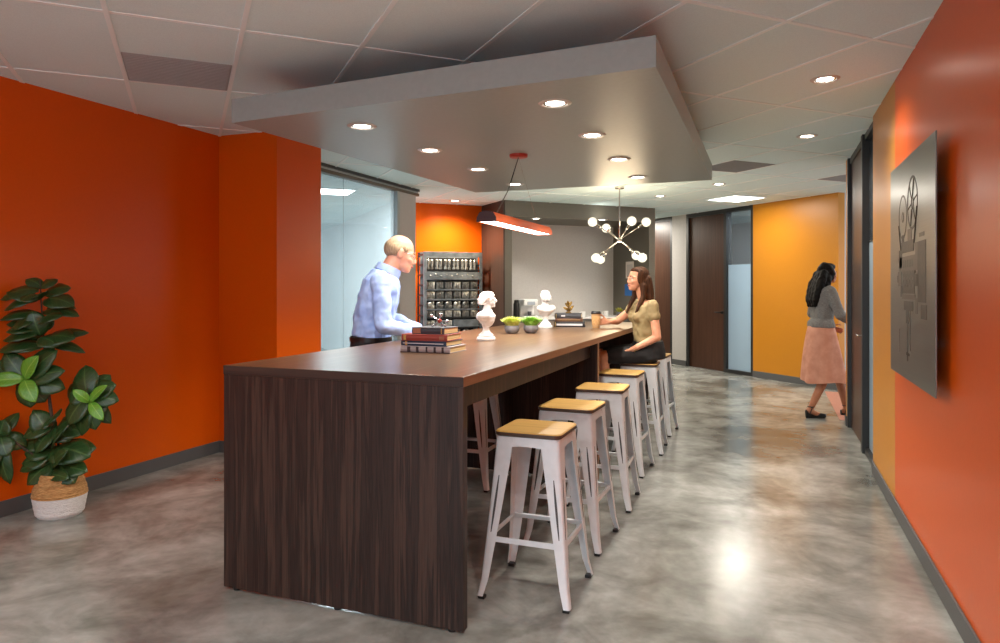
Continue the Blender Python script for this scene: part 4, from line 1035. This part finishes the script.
# --- woman seated on the fifth stool, local x forward (to the table), y left (towards the camera)
def make_woman():
    u, v = -1.03, 6.26
    rz = R(180)+YAW+R(4)
    cz_ = SEATZ
    def L(px_, py_, y=0): return None
    secs = [((-.03,0,cz_+.03),.12,.165),((-.03,0,cz_+.10),.115,.165),((-.02,0,cz_+.20),.098,.135),((-.01,0,cz_+.32),.098,.142),((.0,0,cz_+.43),.095,.155),((.0,0,cz_+.50),.075,.150),((.01,0,cz_+.545),.048,.085)]
    HM = Matrix.Translation((.066,0,cz_+.733)) @ Matrix.Rotation(R(14), 4, 'Z') @ Matrix.Rotation(R(-2), 4, 'Y')
    shL, elL, wrL = Vector((-.02,.160,cz_+.50)), Vector((-.045,.215,cz_+.235)), Vector((.15,.14,cz_+.125))
    # far arm reaches to the cup on the table
    Mi = (Matrix.Translation((u, v, 0)) @ Matrix.Rotation(rz, 4, 'Z')).inverted()
    cupl = Mi @ cpp
    shR, elR = Vector((.02,-.160,cz_+.50)), Vector((.185,-.265,TZ+.058))
    wrR = cupl + Vector((-.125,-.020,.060)); wrR.z = TZ+.055
    b = MB(); torso(b, secs)
    b.ball((.075,.065,cz_+.405), (.045,.055,.05)); b.ball((.075,-.065,cz_+.405), (.045,.055,.05))
    b.bone((.008,0,cz_+.53), (.040,0,cz_+.655), .049, .047); head(b, HM, .93, .95, .6)
    chain(b, [shL,elL,wrL], [.043,.036,.024]); chain(b, [shR,elR,wrR], [.043,.036,.024])
    hand(b, wrL+Vector((.01,-.005,0)), (1,-.35,-.25), (0,-.3,-1), (.2,-1,0), .2, .9)
    hand(b, wrR+Vector((.012,.004,0)), (1,.05,0), (0,1,0), (0,.2,1), .5, .9)
    legs = []
    for a in (-1, 1):
        hp, kn, an = Vector((-.01,a*.085,cz_+.075)), Vector((.40,a*.075,cz_+.055)), Vector((.33,a*.07,.375))
        legs.append((hp,kn,an)); chain(b, [hp,kn], [.085,.058]); chain(b, [kn,kn.lerp(an,.35),an], [.054,.050,.034])
        b.bone(an+Vector((-.02,0,-.04)), an+Vector((.13,0,-.075)), .030, .022)
    body = organic(b, 'person', SKIN2, .007, 3)
    body.location = (u, v, 0); body.rotation_euler = (0,0,rz)
    tag(body, 'smiling woman with long brown hair seated at the table holding a coffee cup', 'person')
    face(HM, .93, body)
    MB().ball(HM @ Vector((.083,0,-.060)), (.006,.014,.0035), HM.to_3x3()).build('teeth', EYEW, body, True)
    c = MB(); torso(c, [((-.024,0,cz_+.165),.094,.130)]+secs[2:6]+[((.008,0,cz_+.525),.062,.118)], .013)
    c.ball((.075,.065,cz_+.405), (.060,.066,.062)); c.ball((.075,-.065,cz_+.405), (.060,.066,.062))
    c.bone(shL, shL.lerp(elL,.34), .056, .056); c.bone(shR, shR.lerp(elR,.34), .056, .056)
    bl_ = organic(c, 'blouse', BLOUSE, .010, 3, body, .022, .05)
    s_ = MB(); torso(s_, [((-.03,0,cz_+.035),.128,.172),((-.03,0,cz_+.10),.124,.170),((-.026,0,cz_+.19),.112,.150)], .013)
    for hp, kn, an in legs: s_.bone(hp, hp.lerp(kn,.80), .096, .078)
    s_.bone((0,0,cz_+.07), (.28,0,cz_+.062), .088, .072)
    sk = organic(s_, 'skirt', SKIRTB, .010, 3, body, .008, .1)
    for vtx in sk.data.vertices: vtx.co.z = max(vtx.co.z, cz_+.0005)
    for vtx in body.data.vertices:
        if vtx.co.x < .17 and vtx.co.z < cz_+.002 and vtx.co.z > .6: vtx.co.z = cz_+.002
    # hair: cap, long lengths down the back and the near shoulder
    h = MB()
    def E(c_, r): h.ball(HM @ Vector([q*.93 for q in c_]), tuple(q*.93 for q in r), HM.to_3x3())
    E((-.032,0,.040), (.086,.084,.084)); E((.010,0,.080), (.062,.066,.036)); E((-.058,0,-.03), (.062,.082,.10)); E((-.078,0,-.13), (.050,.086,.13))
    for a in (-1,1): E((-.004,a*.068,.016), (.048,.022,.076)); E((-.024,a*.074,-.07), (.040,.022,.08))
    for a in (-.06,-.02,.02,.06): chain(h, [HM @ Vector((-.070,a,.0)), HM @ Vector((-.088,a*1.1,-.10)), HM @ Vector((-.098,a*1.1,-.21)), HM @ Vector((-.10,a,-.29))], [.034,.036,.034,.018])
    for a in (-1,1): chain(h, [HM @ Vector((-.02,a*.074,-.06)), HM @ Vector((-.018,a*.080,-.15)), HM @ Vector((.025,a*.085,-.235)), HM @ Vector((.055,a*.08,-.30))], [.028,.025,.020,.009])
    organic(h, 'hair', HAIRB, .007, 2, body)
    w_ = MB(); w_.tube([wrL+Vector((-.015,.028*math.cos(q),.028*math.sin(q))) for q in [2*math.pi*i/16 for i in range(17)]], .003, 6); w_.build('bracelet', GOLD, body, True)
    for hp, kn, an in legs:
        f_ = MB(); f_.bone(an+Vector((-.035,0,-.055)), an+Vector((.145,0,-.085)), .034, .027); o = organic(f_, 'shoe', LEATHER, .009, 2, body)
    return body
make_woman()

# --- woman walking away on the right, local x forward
def make_walker():
    D = 7.75; u, v = room((822-500)/F*D, D)
    rz = YAW-R(2)
    secs = [((-.01,0,.88),.105,.160),((-.01,0,.97),.105,.160),((.0,0,1.08),.09,.130),((.0,0,1.20),.095,.14),((.0,0,1.32),.098,.158),((.0,0,1.39),.08,.155),((.01,0,1.44),.05,.085)]
    HM = Matrix.Translation((.062,0,1.578)) @ Matrix.Rotation(R(2), 4, 'Y') @ Matrix.Rotation(R(4), 4, 'Z')
    shR, elR, wrR = Vector((.02,-.165,1.385)), Vector((.10,-.22,1.13)), Vector((.30,-.17,1.02))
    shL, elL, wrL = Vector((.0,.165,1.385)), Vector((-.02,.22,1.13)), Vector((.16,.20,.98))
    hipR, knR, anR = Vector((0,-.085,.90)), Vector((.02,-.09,.50)), Vector((-.155,-.09,.115))
    hipL, knL, anL = Vector((0,.085,.90)), Vector((.20,.09,.51)), Vector((.30,.09,.10))
    b = MB(); torso(b, secs); b.ball((.07,.065,1.30), (.045,.055,.05)); b.ball((.07,-.065,1.30), (.045,.055,.05))
    b.bone((.01,0,1.43), (.04,0,1.53), .047, .046); head(b, HM, .93, .95, .6)
    chain(b, [shR,elR,wrR], [.043,.036,.024]); chain(b, [shL,elL,wrL], [.043,.036,.024])
    hand(b, wrR+Vector((.012,.0,-.004)), (1,.2,-.35), (0,1,-.3), (.2,.3,1), .35, .9); hand(b, wrL+Vector((.01,0,-.004)), (1,-.2,-.35), (0,-1,-.3), (.2,-.3,1), .35, .9)
    for h_, k_, a_ in ((hipR,knR,anR),(hipL,knL,anL)): chain(b, [h_,k_], [.085,.055]); chain(b, [k_,k_.lerp(a_,.35),a_], [.052,.050,.033])
    b.bone(anR+Vector((-.025,0,-.03)), anR+Vector((.10,0,-.085)), .030, .024); b.bone(anR+Vector((.09,0,-.087)), anR+Vector((.135,0,-.088)), .022, .015)
    b.bone(anL+Vector((-.03,0,-.05)), anL+Vector((.13,0,-.045)), .030, .02)
    body = organic(b, 'person', SKIN3, .007, 3)
    body.location = (u, v, 0); body.rotation_euler = (0,0,rz)
    tag(body, 'woman in grey top and pink skirt walking away by the right wall', 'person')
    face(HM, .93, body)
    c = MB(); torso(c, [((-.012,0,.985),.112,.166),((-.01,0,1.03),.112,.158)]+secs[2:6]+[((.008,0,1.425),.066,.12)], .016)
    c.ball((.07,.065,1.30), (.060,.066,.06)); c.ball((.07,-.065,1.30), (.060,.066,.06))
    for s_, e_, w_ in ((shR,elR,wrR),(shL,elL,wrL)): chain(c, [s_,e_,e_.lerp(w_,.75)], [.062,.054,.044])
    organic(c, 'sweater', KNIT, .010, 3, body, .014, .06)
    # midi skirt with soft folds, front knee pushes it forward
    rg = []; n = 48
    for k in range(13):
        f = k/12; z_ = 1.0-.61*f; hd = .125+.105*f**.8; hw_ = .172+.055*f**.9; cx0 = -.01+.055*f**1.5
        rg.append([Vector((cx0+(hd+.016*f*math.sin(7*q+f*1.5)*1.0)*math.cos(q)-.02*f*(1 if math.cos(q)<0 else 0), (hw_+.016*f*math.sin(7*q+f*1.5))*math.sin(q), z_+.012*f*math.sin(3*q))) for q in [2*math.pi*i/n for i in range(n)]])
    inner = [[p+(Vector((0,0,p.z))-p).normalized()*.006 for p in r_] for r_ in rg]
    sk = MB().rings(rg+inner[::-1], cap=False).build('skirt', PINK, body, True, 80)
    h = MB()
    def E(c_, r): h.ball(HM @ Vector([q*.93 for q in c_]), tuple(q*.93 for q in r), HM.to_3x3())
    E((-.030,0,.040), (.092,.092,.092)); E((.018,0,.080), (.070,.070,.046)); E((-.065,0,-.03), (.070,.092,.10))
    for a in (-1,1): E((.0,a*.074,.0), (.054,.030,.088))
    for a in (-.075,-.025,.025,.075):
        pts = [HM @ Vector((-.075,a,.0)), HM @ Vector((-.112,a*1.15,-.10)), HM @ Vector((-.135,a*1.2,-.20)), HM @ Vector((-.160,a*1.1,-.30)), HM @ Vector((-.165,a,-.36))]
        chain(h, pts, [.040,.046,.048,.040,.018])
    for a in (-1,1): chain(h, [HM @ Vector((-.03,a*.082,-.05)), HM @ Vector((-.055,a*.095,-.15)), HM @ Vector((-.075,a*.095,-.24))], [.036,.038,.016])
    organic(h, 'hair', HAIRK, .008, 8, body, .022, .04)
    for a_, tilt in ((anR, 1), (anL, 0)):
        s_ = MB(); 
        if tilt: s_.bone(a_+Vector((-.04,0,-.085)), a_+Vector((.14,0,-.10)), .012, .012, sq=2.6); s_.bone(a_+Vector((.08,0,-.085)), a_+Vector((.14,0,-.088)), .030, .024); s_.bone(a_+Vector((-.045,0,-.04)), a_+Vector((-.045,0,-.10)), .022, .016)
        else: s_.bone(a_+Vector((-.04,0,-.085)), a_+Vector((.15,0,-.070)), .015, .012, sq=2.4); s_.bone(a_+Vector((.09,0,-.05)), a_+Vector((.15,0,-.048)), .028, .02); s_.bone(a_+Vector((-.045,0,-.05)), a_+Vector((-.045,0,-.085)), .02, .015)
        s_.tube([a_+Vector((-.002+.036*math.cos(q),.036*math.sin(q),.012)) for q in [2*math.pi*i/16 for i in range(17)]], .007, 6)
        for sd in (-1,1): s_.tube([a_+Vector((.0,sd*.036,.012)), a_+Vector((-.02,sd*.034,-.05)), a_+Vector((-.03,sd*.03,-.09))], .006, 6)
        o = organic(s_, 'sandal', LEATHER, .006, 1, body)
        for vtx in o.data.vertices: vtx.co.z = max(vtx.co.z, 0)
    for vtx in body.data.vertices: vtx.co.z = max(vtx.co.z, .004)
    return body
make_walker()

# ------------------------------------------------------------------ world, camera, view
w = bpy.data.worlds.new('world'); scene.world = w; w.use_nodes = True
w.node_tree.nodes['Background'].inputs[0].default_value = (.82,.95,1.08,1); w.node_tree.nodes['Background'].inputs[1].default_value = .75
cam = bpy.data.cameras.new('camera'); co = bpy.data.objects.new('camera', cam); COL.objects.link(co)
co.location = (0,0,CAMZ); co.rotation_euler = (R(90),0,YAW)
cam.sensor_width = 36; cam.sensor_fit = 'HORIZONTAL'; cam.lens = F/1000*36; cam.shift_y = -(321.5-HY)/1000; cam.clip_start = .05
scene.camera = co
scene.view_settings.view_transform = 'Standard'; scene.view_settings.look = 'None'
scene.view_settings.exposure = 1.62; scene.view_settings.gamma = 1; scene.view_settings.use_curve_mapping = False
scene.cycles.max_bounces = 8; scene.cycles.diffuse_bounces = 3; scene.cycles.glossy_bounces = 4
scene.cycles.sample_clamp_indirect = 4; scene.cycles.use_denoising = True
